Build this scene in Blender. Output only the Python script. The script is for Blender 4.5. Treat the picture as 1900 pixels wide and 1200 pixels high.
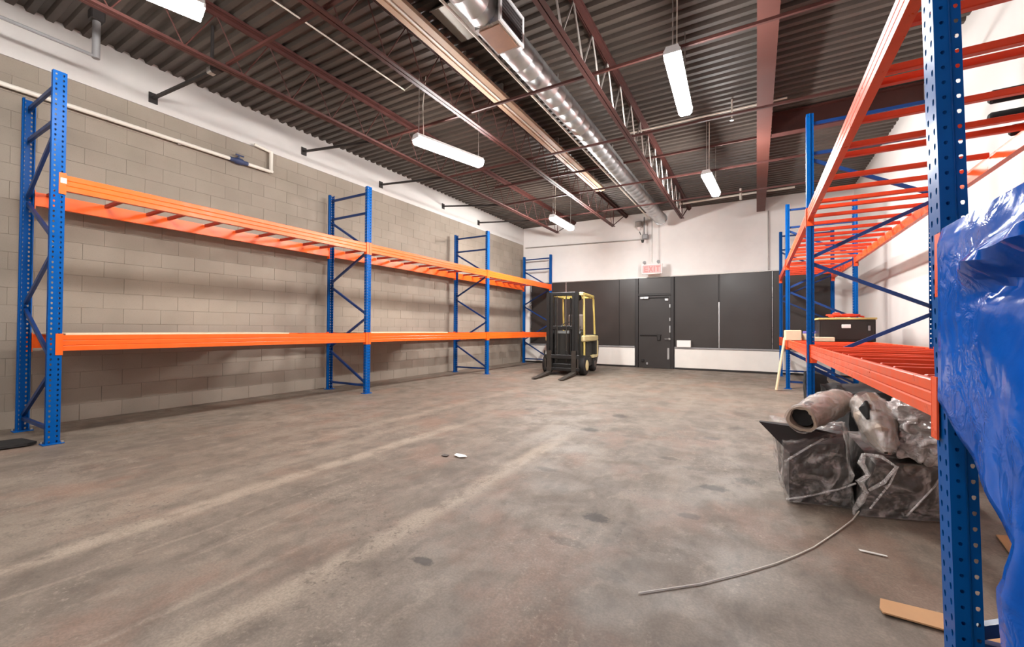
import bpy, bmesh, math, random
from mathutils import Vector, Matrix, noise
random.seed(7)
scene = bpy.context.scene
COL = scene.collection
for o in list(bpy.data.objects):
    bpy.data.objects.remove(o)

# ------------------------------------------------------------ camera
cam_d = bpy.data.cameras.new('camera')
cam = bpy.data.objects.new('camera', cam_d); COL.objects.link(cam)
RGT = Vector((0.865796, 0.500364, 0.00569)); UPV = Vector((0.002135, -0.015065, 0.999884)); FWD = Vector((-0.500392, 0.865684, 0.014111))
M4 = Matrix(((RGT.x, UPV.x, -FWD.x, 0), (RGT.y, UPV.y, -FWD.y, 0), (RGT.z, UPV.z, -FWD.z, 1.1434), (0, 0, 0, 1)))
cam.matrix_world = M4
cam_d.sensor_fit = 'HORIZONTAL'; cam_d.sensor_width = 36.0; cam_d.lens = 783.97 / 1900 * 36.0
cam_d.clip_start = 0.05; cam_d.clip_end = 100
scene.camera = cam
# ------------------------------------------------------------ world and exposure
w = bpy.data.worlds.new('world'); scene.world = w; w.use_nodes = True
w.node_tree.nodes['Background'].inputs[0].default_value = (0.8, 0.85, 1, 1)
w.node_tree.nodes['Background'].inputs[1].default_value = 0.3
scene.view_settings.view_transform = 'Standard'
scene.view_settings.look = 'None'
scene.view_settings.exposure = 1.42
scene.view_settings.gamma = 1.0
scene.view_settings.use_curve_mapping = False
LAMP = 63.0          # radiance of a lamp diffuser

# room constants
XL, XR, YB, YF, ZD = -7.2, 2.1, 13.25, -4.0, 4.735
LFX, LRX, LY, RH = -5.967, -6.967, [1.341, 5.192, 9.043, 12.894], 3.66
RFX, RRX, RY = 0.544, 1.60, [1.952, 5.966, 10.013, 12.708]
ZBLOCK = 4.148

# ------------------------------------------------------------ materials
def srgb(r, g, b):
    f = lambda c: (c / 255 / 12.92) if c / 255 <= 0.04045 else ((c / 255 + 0.055) / 1.055) ** 2.4
    return (f(r), f(g), f(b), 1)

class NT:
    def __init__(s, name):
        s.m = bpy.data.materials.new(name); s.m.use_nodes = True
        s.t = s.m.node_tree; s.t.nodes.clear()
        s.out = s.n('ShaderNodeOutputMaterial')
    def n(s, typ, ins=None, **kw):
        nd = s.t.nodes.new(typ)
        for k, v in kw.items(): setattr(nd, k, v)
        if ins:
            for k, v in ins.items():
                if isinstance(v, bpy.types.NodeSocket): s.t.links.new(v, nd.inputs[k])
                else: nd.inputs[k].default_value = v
        return nd
    def l(s, a, b): s.t.links.new(a, b)
    def mix(s, fac, a, b, bt='MIX'):
        nd = s.n('ShaderNodeMix', data_type='RGBA', blend_type=bt)
        for i, v in ((0, fac), (6, a), (7, b)):
            if isinstance(v, bpy.types.NodeSocket): s.l(v, nd.inputs[i])
            else: nd.inputs[i].default_value = v
        return nd.outputs[2]
    def math(s, op, a, b=0.0, clamp=False):
        nd = s.n('ShaderNodeMath', operation=op, use_clamp=clamp)
        for i, v in ((0, a), (1, b)):
            if isinstance(v, bpy.types.NodeSocket): s.l(v, nd.inputs[i])
            else: nd.inputs[i].default_value = v
        return nd.outputs[0]
    def rng(s, v, a, b, c=0.0, d=1.0, smooth=True):
        nd = s.n('ShaderNodeMapRange', {0: v, 1: a, 2: b, 3: c, 4: d}, interpolation_type='SMOOTHSTEP' if smooth else 'LINEAR')
        return nd.outputs[0]
    def coord(s, scale=(1, 1, 1), which='Object', loc=(0, 0, 0)):
        tc = s.n('ShaderNodeTexCoord')
        mp = s.n('ShaderNodeMapping', {0: tc.outputs[which], 1: loc, 3: scale})
        return mp.outputs[0]
    def noise(s, vec, scale, detail=4, rough=0.55, dist=0.0):
        return s.n('ShaderNodeTexNoise', {'Vector': vec, 'Scale': scale, 'Detail': detail, 'Roughness': rough, 'Distortion': dist}).outputs[0]
    def bump(s, h, strength=0.2, dist=0.01):
        return s.n('ShaderNodeBump', {'Strength': strength, 'Distance': dist, 'Height': h}).outputs[0]
    def bsdf(s, color, rough=0.5, metal=0.0, normal=None, **kw):
        b = s.n('ShaderNodeBsdfPrincipled')
        for k, v in (('Base Color', color), ('Roughness', rough), ('Metallic', metal)):
            if isinstance(v, bpy.types.NodeSocket): s.l(v, b.inputs[k])
            else: b.inputs[k].default_value = v
        if normal is not None: s.l(normal, b.inputs['Normal'])
        for k, v in kw.items(): b.inputs[k.replace('_', ' ')].default_value = v
        s.l(b.outputs[0], s.out.inputs[0])
        return b

MATS = {}
def simple(name, col, rough=0.5, metal=0.0, var=0.12, scale=6.0, bump=0.0, bscale=40.0, **kw):
    """procedural material: a colour with mottled wear and a little relief"""
    t = NT(name); v = t.coord()
    n = t.noise(v, scale, 5, 0.6)
    f = t.rng(n, 0.3, 0.7)
    dark = tuple(c * (1 - var) for c in col[:3]) + (1,); lite = tuple(min(1, c * (1 + var)) for c in col[:3]) + (1,)
    c = t.mix(f, dark, lite)
    r = t.rng(n, 0.25, 0.75, max(0, rough - 0.06), min(1, rough + 0.06))
    nm = t.bump(t.noise(v, bscale, 4), bump, 0.004) if bump else None
    t.bsdf(c, r, metal, nm, **kw)
    MATS[name] = t.m
    return t.m

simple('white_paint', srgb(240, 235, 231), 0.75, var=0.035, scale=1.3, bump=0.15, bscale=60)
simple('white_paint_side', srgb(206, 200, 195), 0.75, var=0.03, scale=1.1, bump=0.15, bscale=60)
simple('knee_paint', srgb(232, 226, 218), 0.6, var=0.03, scale=2, bump=0.1)
simple('mortar', srgb(140, 128, 115), 0.95, var=0.12, scale=8, bump=0.4, bscale=120)
simple('orange_paint', srgb(248, 98, 24), 0.34, var=0.05, scale=9, bump=0.02, bscale=90)
simple('orange_paint_old', srgb(236, 84, 34), 0.32, var=0.07, scale=9, bump=0.03, bscale=90)
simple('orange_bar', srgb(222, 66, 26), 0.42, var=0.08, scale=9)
simple('shaded_bar', srgb(158, 40, 16), 0.5, var=0.1, scale=9)  # left upper crossbars, their underside shade put into the colour
simple('blue_paint', srgb(0, 80, 152), 0.36, var=0.06, scale=7, bump=0.02, bscale=80, Specular_IOR_Level=0.13)
simple('blue_brace', srgb(4, 52, 112), 0.4, var=0.08, scale=7)
simple('red_oxide', srgb(70, 33, 27), 0.6, var=0.16, scale=5, bump=0.08)
simple('red_oxide_beam', srgb(92, 50, 41), 0.6, var=0.1, scale=3, bump=0.08)
simple('dark_steel_and_shade', srgb(40, 34, 32), 0.6, var=0.2, scale=7)  # real dark steel, also painted shade on rod ends and floor gap
simple('black_panel', srgb(58, 52, 49), 0.36, var=0.07, scale=1.5)
simple('black_door', srgb(50, 45, 43), 0.4, var=0.08, scale=2)
simple('black_frame', srgb(38, 33, 32), 0.45, var=0.08, scale=2)
simple('galvanised', srgb(196, 196, 196), 0.3, 1.0, var=0.1, scale=5)
simple('duct_metal', srgb(190, 190, 190), 0.36, 0.9, var=0.06, scale=3)
simple('galvanised_dull', srgb(178, 172, 166), 0.45, 0.7, var=0.12, scale=5)
simple('beige_track', srgb(206, 178, 152), 0.5, var=0.06, scale=3)
simple('lamp_white', srgb(235, 235, 235), 0.4, var=0.02)
simple('pipe_white', srgb(226, 218, 206), 0.45, var=0.04, scale=4)
simple('pipe_grey', srgb(150, 148, 148), 0.5, 0.2, var=0.05)
simple('valve_blue', srgb(52, 62, 96), 0.5, var=0.1)
simple('plywood', srgb(226, 202, 172), 0.65, var=0.08, scale=3, bump=0.06)
simple('cardboard', srgb(196, 150, 108), 0.85, var=0.05, scale=6, bump=0.08)
simple('paper', srgb(236, 232, 226), 0.8, var=0.02)
simple('rubber', srgb(30, 28, 27), 0.75, var=0.15, scale=9, bump=0.12)
simple('fork_steel', srgb(70, 64, 58), 0.5, 0.5, var=0.2, scale=8)
simple('mast_black', srgb(32, 31, 30), 0.45, 0.2, var=0.15, scale=6)
simple('truck_cream', srgb(212, 194, 142), 0.42, var=0.07, scale=4)
simple('truck_yellow', srgb(206, 184, 104), 0.42, var=0.07, scale=4)
simple('truck_dark', srgb(44, 42, 38), 0.55, var=0.15, scale=5)
simple('chrome', srgb(210, 210, 212), 0.15, 1.0, var=0.03)
simple('mat_black', srgb(40, 35, 33), 0.5, var=0.2, scale=9, bump=0.2, bscale=22)
simple('mat_grey', srgb(90, 80, 74), 0.6, var=0.2, scale=6, bump=0.2, bscale=25)
simple('kraft_grey', srgb(164, 146, 130), 0.55, var=0.15, scale=9, bump=0.15, bscale=20)
simple('fabric_black', srgb(22, 21, 22), 0.85, var=0.2, scale=8, bump=0.3, bscale=14)
simple('foam_black', srgb(20, 20, 21), 0.9, var=0.15, scale=30, bump=0.3, bscale=60)
simple('chest_black', srgb(34, 28, 25), 0.45, var=0.12, scale=5)
simple('chest_lid', srgb(206, 188, 118), 0.5, var=0.08, scale=4)
simple('strap_red', srgb(224, 62, 36), 0.5, var=0.12, scale=12)
simple('purple_film', srgb(120, 104, 190), 0.5, var=0.1)
simple('timber', srgb(224, 200, 164), 0.7, var=0.08, scale=5, bump=0.05)
simple('sign_white', srgb(238, 224, 220), 0.4, var=0.02)
simple('sheet_metal', srgb(150, 143, 135), 0.45, 0.45, var=0.06, scale=2)
simple('rust_plate', srgb(140, 100, 76), 0.55, 0.2, var=0.12, scale=7)
simple('grille_dark', srgb(70, 64, 64), 0.6, var=0.1)
simple('sticker', srgb(240, 236, 232), 0.6, var=0.02)

def emit(name, col, strength):
    t = NT(name)
    e = t.n('ShaderNodeEmission', {0: col, 1: strength}); t.l(e.outputs[0], t.out.inputs[0]); MATS[name] = t.m
emit('lamp_glow', (1.0, 0.99, 0.975, 1), LAMP)
emit('lamp_glow_far', (1.0, 0.99, 0.975, 1), LAMP * 2.15)      # far lamps, output raised to brighten the back wall
emit('lamp_glow_fill', (1.0, 0.985, 0.965, 1), LAMP * 0.5)  # glow of the unseen fill lamps added behind the viewer
emit('sign_glow', (1.0, 0.62, 0.57, 1), 0.39)
emit('sign_red', (1.0, 0.44, 0.40, 1), 0.36)

def block_mat():
    t = NT('concrete_block'); v = t.coord(which='Object')
    tc = t.n('ShaderNodeNewGeometry'); oi = t.n('ShaderNodeObjectInfo')
    pos = tc.outputs['Position']
    r = t.math('ADD', t.math('MULTIPLY', oi.outputs['Random'], 0.5), t.math('MULTIPLY', tc.outputs['Random Per Island'], 0.5))
    n1 = t.noise(pos, 1.1, 4); n2 = t.noise(pos, 70, 3, 0.6)
    base = t.mix(t.rng(n1, 0.3, 0.7), srgb(140, 128, 115), srgb(158, 145, 131))
    c = t.mix(t.math('MULTIPLY', t.rng(r, 0, 1, -1, 1, False), 0.0), base, base)
    c = t.mix(0.22, c, t.mix(r, srgb(122, 111, 100), srgb(168, 156, 142)))
    c = t.mix(t.rng(n2, 0.55, 0.75, 0, 0.28), c, srgb(112, 104, 96))
    # grey settled dirt at the foot of the wall, a stain with its own ragged shape
    b = t.bsdf(c, 0.9, 0.0, t.bump(t.noise(pos, 160, 3, 0.7), 0.35, 0.003))
    MATS['concrete_block'] = t.m
block_mat()

def deck_mat():
    t = NT('steel_deck'); v = t.coord((0.35, 3.0, 1))
    n = t.noise(v, 1.6, 5, 0.6); n2 = t.noise(t.coord((1, 1, 1)), 9, 4)
    c = t.mix(t.rng(n, 0.3, 0.7), srgb(64, 56, 50), srgb(82, 72, 65))
    c = t.mix(t.rng(n2, 0.58, 0.72, 0, 0.35), c, srgb(58, 46, 40))
    t.bsdf(c, 0.5, 0.1); MATS['steel_deck'] = t.m
deck_mat()

def floor_mat():
    t = NT('concrete_floor'); p = t.coord()
    sx = t.n('ShaderNodeSeparateXYZ', {0: p})
    X, Y = sx.outputs[0], sx.outputs[1]
    big = t.noise(p, 0.5, 5, 0.55); mid = t.noise(p, 2.4, 6, 0.62, 0.4); fine = t.noise(p, 22, 5, 0.7); grit = t.noise(p, 85, 3, 0.6)
    streak = t.noise(t.coord((2.6, 0.3, 1)), 1.6, 6, 0.62)
    c = t.mix(t.rng(big, 0.32, 0.68), srgb(140, 129, 118), srgb(160, 149, 137))
    c = t.mix(t.rng(mid, 0.38, 0.66, 0, 0.8), c, srgb(124, 113, 103))
    mot = t.noise(t.coord((1.25, 0.8, 1)), 5.5, 7, 0.66, 0.3)
    c = t.mix(t.rng(mot, 0.36, 0.5, 0.5, 0), c, srgb(106, 96, 86))
    c = t.mix(t.rng(mot, 0.53, 0.68, 0, 0.5), c, srgb(182, 171, 157))
    c = t.mix(t.rng(streak, 0.48, 0.7, 0, 0.55), c, srgb(170, 158, 145))
    # reddish old sealer patches
    red = t.noise(t.coord((1, 0.7, 1), loc=(3.1, 1.7, 0)), 1.5, 5, 0.6)
    c = t.mix(t.rng(red, 0.5, 0.66, 0, 0.45), c, srgb(168, 132, 114))
    # worn wheel tracks running the length of the hall
    for x0, wd, y0, y1, st in ((-1.76, 0.09, -2, 4.6, 0.95), (-3.08, 0.085, -2, 4.6, 0.95), (-2.06, 0.022, -2, 2.0, 0.6), (-2.72, 0.015, -2, 3.0, 0.4), (-3.95, 0.09, 2.2, 7.5, 0.4), (-2.45, 0.014, 0.8, 2.4, 0.4), (-0.9, 0.05, 5, 9, 0.2), (-3.5, 0.2, -2, 4, 0.3)):
        wob = t.math('MULTIPLY', t.math('SUBTRACT', t.noise(p, 0.9, 4), 0.5), 0.16)
        d = t.math('ABSOLUTE', t.math('ADD', t.math('SUBTRACT', X, x0), wob))
        m = t.rng(d, wd * 0.35, wd * 1.4, 1, 0)
        m = t.math('MULTIPLY', m, t.math('MULTIPLY', t.rng(Y, y0, y0 + 0.5), t.rng(Y, y1 - 1.2, y1, 1, 0)))
        m = t.math('MULTIPLY', m, t.rng(mot, 0.34, 0.56, 0.3, 1))
        c = t.mix(t.math('MULTIPLY', m, st), c, srgb(192, 179, 164))
    # dark tyre and oil spots
    for x0, y0, rx, ry, st in ((-1.65, 4.66, .11, .10, .75), (-1.57, 5.6, .12, .12, .7), (-0.85, 2.5, .09, .07, .8), (-0.27, 3.41, .11, .07, .75), (-0.36, 2.82, .08, .05, .55), (-2.82, 5.44, .1, .14, .5), (-1.49, 3.16, .12, .05, .45), (-0.68, 3.99, .1, .06, .45), (-0.41, 4.96, .1, .09, .6), (-1.43, 1.6, .075, .04, .8), (-.07, 3.69, .09, .09, .55), (-.44, 3.8, .12, .05, .35), (-.89, 2.14, .12, .05, .4), (-1.1, 4.6, .2, .06, .3), (-.2, 5.6, .13, .12, .45), (-2.6, 5.0, .22, .06, .25), (-.75, 5.3, .1, .1, .25), (-.15, 6.6, .15, .2, .35), (-.6, 1.95, .1, .06, .35)):
        vx = t.math('DIVIDE', t.math('SUBTRACT', X, x0), rx); vy = t.math('DIVIDE', t.math('SUBTRACT', Y, y0), ry)
        d = t.math('SQRT', t.math('ADD', t.math('MULTIPLY', vx, vx), t.math('MULTIPLY', vy, vy)))
        d = t.math('ADD', d, t.math('MULTIPLY', t.math('SUBTRACT', fine, 0.5), 1.6))
        c = t.mix(t.math('MULTIPLY', t.rng(d, 0.55, 1.1, 1, 0), st), c, srgb(54, 48, 43))
    # pale scuffs and spalled grit
    sc = t.math('MULTIPLY', t.rng(t.noise(p, 30, 8, 0.8, 0.2), 0.50, 0.70), t.rng(t.noise(p, 1.7, 5), 0.46, 0.66))
    c = t.mix(t.math('MULTIPLY', sc, 0.7), c, srgb(214, 203, 188))
    dk = t.math('MULTIPLY', t.rng(t.noise(t.coord(loc=(5, 2, 0)), 26, 5, 0.72), 0.54, 0.66), t.rng(t.noise(t.coord(loc=(9, 4, 0)), 1.3, 3), 0.46, 0.66))
    c = t.mix(t.math('MULTIPLY', dk, 0.7), c, srgb(84, 76, 69))
    c = t.mix(t.rng(grit, 0.35, 0.65, 0, 0.3), c, srgb(96, 87, 79))
    c = t.mix(1.0, c, (0.68, 0.64, 0.60, 1), 'MULTIPLY')     # old, sealed concrete
    r = t.rng(mid, 0.3, 0.7, 0.5, 0.72)
    t.bsdf(c, r, 0.0, t.bump(fine, 0.12, 0.004)); MATS['concrete_floor'] = t.m
floor_mat()

def tarp_mat():
    t = NT('blue_tarp'); v = t.coord()
    n = t.noise(v, 5, 4)
    c = t.mix(t.rng(n, 0.3, 0.7), srgb(0, 78, 172), srgb(0, 92, 196))
    wv = t.noise(v, 15, 3, 0.55, 1.2)
    mask = t.rng(t.noise(v, 2.6, 3), 0.48, 0.66, 0.08, 1.0)
    big = t.noise(v, 4.5, 2, 0.5, 0.8)
    h = t.math('ADD', t.math('MULTIPLY', wv, mask), t.math('MULTIPLY', big, 0.8))
    t.bsdf(c, 0.14, 0.0, t.bump(h, 0.42, 0.03), Specular_IOR_Level=0.1); MATS['blue_tarp'] = t.m
tarp_mat()

def film_mat(name, tint, fac, rough=0.16):
    t = NT(name); v = t.coord()
    n = t.noise(v, 14, 5, 0.65, 1.2)
    nm = t.bump(n, 0.9, 0.02)
    g = t.n('ShaderNodeBsdfGlossy', {'Color': (0.9, 0.9, 0.9, 1), 'Roughness': rough, 'Normal': nm})
    d = t.n('ShaderNodeBsdfDiffuse', {'Color': tint})
    tr = t.n('ShaderNodeBsdfTransparent', {'Color': (0.96, 0.96, 0.96, 1)})
    m1 = t.n('ShaderNodeMixShader', {0: 0.42, 1: d.outputs[0], 2: g.outputs[0]})
    fr = t.rng(t.noise(v, 7, 5, 0.7, 1.5), 0.42, 0.66, fac * 0.35, min(1, fac * 1.5))
    m2 = t.n('ShaderNodeMixShader', {0: fr, 1: tr.outputs[0], 2: m1.outputs[0]})
    t.l(m2.outputs[0], t.out.inputs[0]); MATS[name] = t.m
film_mat('clear_film', srgb(214, 206, 200), 0.38)
def sheen_mat():
    t = NT('sheen_film'); v = t.coord()
    n = t.noise(t.coord((1, 1, 1.6)), 6.5, 3, 0.5, 1.2)
    c = t.mix(t.rng(n, 0.38, 0.62), srgb(158, 152, 148), srgb(236, 233, 231))  # pale streaks along the folds: the plastic's highlights put into its colour
    t.bsdf(c, 0.18, 0.0, t.bump(n, 0.8, 0.06), Specular_IOR_Level=0.9); MATS['sheen_film'] = t.m
sheen_mat()
film_mat('cloudy_film', srgb(244, 240, 238), 0.75, 0.14)

# ------------------------------------------------------------ mesh helpers
class MB:
    def __init__(s): s.v = []; s.f = []
    def add(s, vs, fs):
        o = len(s.v); s.v += [tuple(p) for p in vs]; s.f += [tuple(i + o for i in f) for f in fs]; return s
    def box(s, a, b, M=None):
        x0, y0, z0 = a; x1, y1, z1 = b
        vs = [Vector(p) for p in ((x0, y0, z0), (x1, y0, z0), (x1, y1, z0), (x0, y1, z0), (x0, y0, z1), (x1, y0, z1), (x1, y1, z1), (x0, y1, z1))]
        if M: vs = [M @ p for p in vs]
        return s.add(vs, [(0, 3, 2, 1), (4, 5, 6, 7), (0, 1, 5, 4), (1, 2, 6, 5), (2, 3, 7, 6), (3, 0, 4, 7)])
    def bbox(s, a, b, e=0.01, M=None):
        """box with chamfered edges"""
        x0, y0, z0 = a; x1, y1, z1 = b
        bm = bmesh.new()
        vs = [bm.verts.new(p) for p in ((x0, y0, z0), (x1, y0, z0), (x1, y1, z0), (x0, y1, z0), (x0, y0, z1), (x1, y0, z1), (x1, y1, z1), (x0, y1, z1))]
        for f in ((0, 3, 2, 1), (4, 5, 6, 7), (0, 1, 5, 4), (1, 2, 6, 5), (2, 3, 7, 6), (3, 0, 4, 7)): bm.faces.new([vs[i] for i in f])
        bmesh.ops.bevel(bm, geom=list(bm.edges), offset=e, segments=1, affect='EDGES')
        bm.verts.ensure_lookup_table(); bm.verts.index_update()
        pts = [v.co.copy() for v in bm.verts]
        if M: pts = [M @ p for p in pts]
        s.add(pts, [[v.index for v in f.verts] for f in bm.faces]); bm.free(); return s
    def prism(s, poly, lo, hi, axis='y', M=None):
        """extrude a 2-D polygon; axis y: poly is (x,z); axis x: (y,z); axis z: (x,y)"""
        n = len(poly)
        def P(a, b, t): return Vector({'y': (a, t, b), 'x': (t, a, b), 'z': (a, b, t)}[axis])
        vs = [P(a, b, lo) for a, b in poly] + [P(a, b, hi) for a, b in poly]
        if M: vs = [M @ p for p in vs]
        fs = [tuple(range(n))[::-1], tuple(range(n, 2 * n))] + [(i, (i + 1) % n, n + (i + 1) % n, n + i) for i in range(n)]
        return s.add(vs, fs)
    def tube(s, pts, r, k=8, cap=True):
        pts = [Vector(p) for p in pts]; rs = r if isinstance(r, (list, tuple)) else [r] * len(pts)
        vs = []; fs = []
        up = Vector((0, 0, 1))
        for i, p in enumerate(pts):
            d = (pts[min(i + 1, len(pts) - 1)] - pts[max(i - 1, 0)]).normalized()
            a = d.cross(up)
            if a.length < 1e-3: a = d.cross(Vector((1, 0, 0)))
            a.normalize(); b = d.cross(a).normalized()
            for j in range(k):
                t = 2 * math.pi * (j + 0.5) / k
                vs.append(p + (a * math.cos(t) + b * math.sin(t)) * rs[i])
        for i in range(len(pts) - 1):
            for j in range(k): fs.append((i * k + j, i * k + (j + 1) % k, (i + 1) * k + (j + 1) % k, (i + 1) * k + j))
        if cap: fs += [tuple(range(k))[::-1], tuple(range((len(pts) - 1) * k, len(pts) * k))]
        return s.add(vs, fs)
    def bar(s, a, b, wx, wz):
        """rectangular bar from a to b (wx sideways, wz upward)"""
        a = Vector(a); b = Vector(b); d = (b - a).normalized()
        up = Vector((0, 0, 1)); sd = d.cross(up)
        if sd.length < 1e-3: sd = Vector((1, 0, 0))
        sd.normalize(); u = sd.cross(d).normalized()
        vs = []
        for p in (a, b):
            for q, r in ((-1, -1), (1, -1), (1, 1), (-1, 1)): vs.append(p + sd * q * wx / 2 + u * r * wz / 2)
        return s.add(vs, [(0, 1, 2, 3), (7, 6, 5, 4), (0, 4, 5, 1), (1, 5, 6, 2), (2, 6, 7, 3), (3, 7, 4, 0)])
    def mesh(s, name, mat, smooth=False):
        me = bpy.data.meshes.new(name); me.from_pydata(s.v, [], s.f); me.update()
        bm = bmesh.new(); bm.from_mesh(me); bmesh.ops.recalc_face_normals(bm, faces=bm.faces); bm.to_mesh(me); bm.free()
        me.materials.append(MATS[mat])
        if smooth:
            me.polygons.foreach_set('use_smooth', [True] * len(me.polygons))
            try: me.set_sharp_from_angle(angle=math.radians(40))
            except Exception: pass
        return me
    def build(s, name, mat, parent=None, smooth=False, loc=None):
        return inst(name, s.mesh(name, mat, smooth), parent, loc)

def inst(name, me, parent=None, loc=None, rot=None, scale=None):
    o = bpy.data.objects.new(name, me); COL.objects.link(o)
    if parent: o.parent = parent
    if loc: o.location = loc
    if rot: o.rotation_euler = rot
    if scale: o.scale = scale
    return o
def tag(o, label, cat, group=None):
    o['label'] = label; o['category'] = cat
    if group: o['group'] = group
    return o
def struct(o): o['kind'] = 'structure'; return o
def empty(name, loc=(0, 0, 0), rz=0.0):
    o = bpy.data.objects.new(name, None); COL.objects.link(o); o.location = loc; o.rotation_euler = (0, 0, rz); o.empty_display_size = 0.1
    return o

# ------------------------------------------------------------ the room
struct(MB().box((XL - .2, YF - .2, -.15), (XR + .2, YB + .2, 0)).build('floor', 'concrete_floor'))

# corrugated roof deck: flutes run across the hall
def deck():
    m = MB(); pitch = 0.1555; y = YF - .1; prof = []
    while y < YB + .15:
        prof += [(y, ZD), (y + .062, ZD), (y + .082, ZD + .042), (y + .135, ZD + .042)]
        y += pitch
    n = len(prof); X0, X1 = XL - .15, XR + .15
    vs = [(X0, a, b) for a, b in prof] + [(X1, a, b) for a, b in prof]
    vs += [(X0, prof[0][0], ZD + .12), (X0, prof[-1][0], ZD + .12), (X1, prof[0][0], ZD + .12), (X1, prof[-1][0], ZD + .12)]
    fs = [(i, i + 1, n + i + 1, n + i) for i in range(n - 1)] + [(2 * n, 2 * n + 1, 2 * n + 3, 2 * n + 2)]
    m.add(vs, fs)
    return struct(m.build('ceiling', 'steel_deck'))
deck()

# left wall: backing, white upper band, concrete blocks
wl = struct(MB().box((XL - .2, YF - .2, 0), (XL - .005, YB + .2, ZBLOCK - .004)).build('wall_left', 'mortar'))
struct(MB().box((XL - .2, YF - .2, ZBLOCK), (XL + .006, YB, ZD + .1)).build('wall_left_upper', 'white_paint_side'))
CH, CL = ZBLOCK / 21, 0.4
def block_mesh(L, name='block'):
    m = MB(); g = 0.0012; e = 0.0018
    y0, y1, z0, z1 = -L / 2 + g, L / 2 - g, -CH / 2 + g, CH / 2 - g
    vs = [(0, y0 + e, z0 + e), (0, y1 - e, z0 + e), (0, y1 - e, z1 - e), (0, y0 + e, z1 - e)]
    vs += [(-e, y0, z0), (-e, y1, z0), (-e, y1, z1), (-e, y0, z1)]
    vs += [(-.03, y0, z0), (-.03, y1, z0), (-.03, y1, z1), (-.03, y0, z1)]
    fs = [(0, 1, 2, 3)] + [(4 + i, 4 + (i + 1) % 4, (i + 1) % 4, i) for i in range(4)] + [(8 + i, 8 + (i + 1) % 4, 4 + (i + 1) % 4, 4 + i) for i in range(4)]
    m.add(vs, fs); return m
full = block_mesh(CL).mesh('block', 'concrete_block'); 
cells = []
for r in range(21):
    y = 0.25 + (CL / 2 if r % 2 else 0)
    while y < YB - 0.01:
        L = min(CL, YB - y)
        if L > 0.05: cells.append((r, y + L / 2, L))
        y += CL
def cell_size(c):
    P = Vector((XL, c[1], (c[0] + .5) * CH)) - Vector((0, 0, 1.1434))
    d = P.dot(FWD); u = P.dot(RGT) / d * 784 + 950; v = 600 - P.dot(UPV) / d * 784
    vis = (-20 < u < 1000) and (-10 < v < 1200)
    return (1 if vis else 0, 1 / max(d, .1))
cells.sort(key=cell_size, reverse=True)
rest = MB(); cnt = 0
for r, yc, L in cells:
    off = random.uniform(-.0022, .0022)
    if cnt < 300 and abs(L - CL) < 1e-6:
        inst('block', full, wl, (XL + off, yc, (r + .5) * CH)); cnt += 1
    else:
        b = block_mesh(L); rest.add([(x + XL + off, y + yc, z + (r + .5) * CH) for x, y, z in b.v], b.f)
ro = rest.build('block_courses', 'concrete_block', wl); ro['kind'] = 'stuff'
struct(MB().box((XL - .2, YF - .2, 0), (XL, 0.25, ZBLOCK - .002)).build('wall_left_near', 'concrete_block'))

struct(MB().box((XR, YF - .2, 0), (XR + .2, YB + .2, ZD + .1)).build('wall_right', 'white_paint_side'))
struct(MB().box((XL - .2, YF - .2, 0), (XR + .2, YF, ZD + .1)).build('wall_front', 'white_paint'))

# back wall with black panels, door and white knee wall
wb = struct(MB().box((XL - .2, YB, 0), (XR + .2, YB + .2, ZD + .1)).build('wall_back', 'white_paint'))
PZ0, PZ1 = 0.66, 2.735
for x0, x1 in ((-6.85, -5.56), (-5.52, -3.74), (-3.725, -3.21), (-2.085, -.925), (-.885, .355), (.395, 1.62)):
    MB().bbox((x0, YB - .035, PZ0), (x1, YB - .001, PZ1), .004).build('panel', 'black_panel', wb)
MB().box((-6.9, YB - .02, PZ0), (-3.2, YB - .001, PZ1 + .005)).box((-2.1, YB - .02, PZ0), (1.66, YB - .001, PZ1 + .005)).build('panel_backing', 'black_frame', wb)
MB().box((-6.92, YB - .05, PZ1 + .004), (1.68, YB - .001, PZ1 + .03)).build('panel_top_rail', 'galvanised_dull', wb)
for x, z0, z1 in ((-.905, PZ0, 1.95), (.375, PZ0, PZ1), (-5.54, PZ0, PZ1), (-6.88, .66, 2.7)):
    MB().bbox((x - (.016 if x < 0 else .009), YB - .05, z0), (x + (.016 if x < 0 else .009), YB - .015, z1), .003).build('mullion', 'galvanised', wb)
for x0, x1 in ((XL + .02, -3.24), (-2.075, XR)):
    MB().bbox((x0, YB - .09, .055), (x1, YB, .61), .004).build('knee_wall', 'knee_paint', wb)
    MB().bbox((x0, YB - .115, .612), (x1, YB, .655), .004).build('ledge', 'pipe_grey', wb)
struct(MB().box((XL + .02, YB - .075, 0), (-3.24, YB, .054)).box((-2.075, YB - .075, 0), (XR, YB, .054)).build('floor_gap_shade', 'dark_steel_and_shade'))  # dark strip standing in for the shadow gap along the floor

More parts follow.
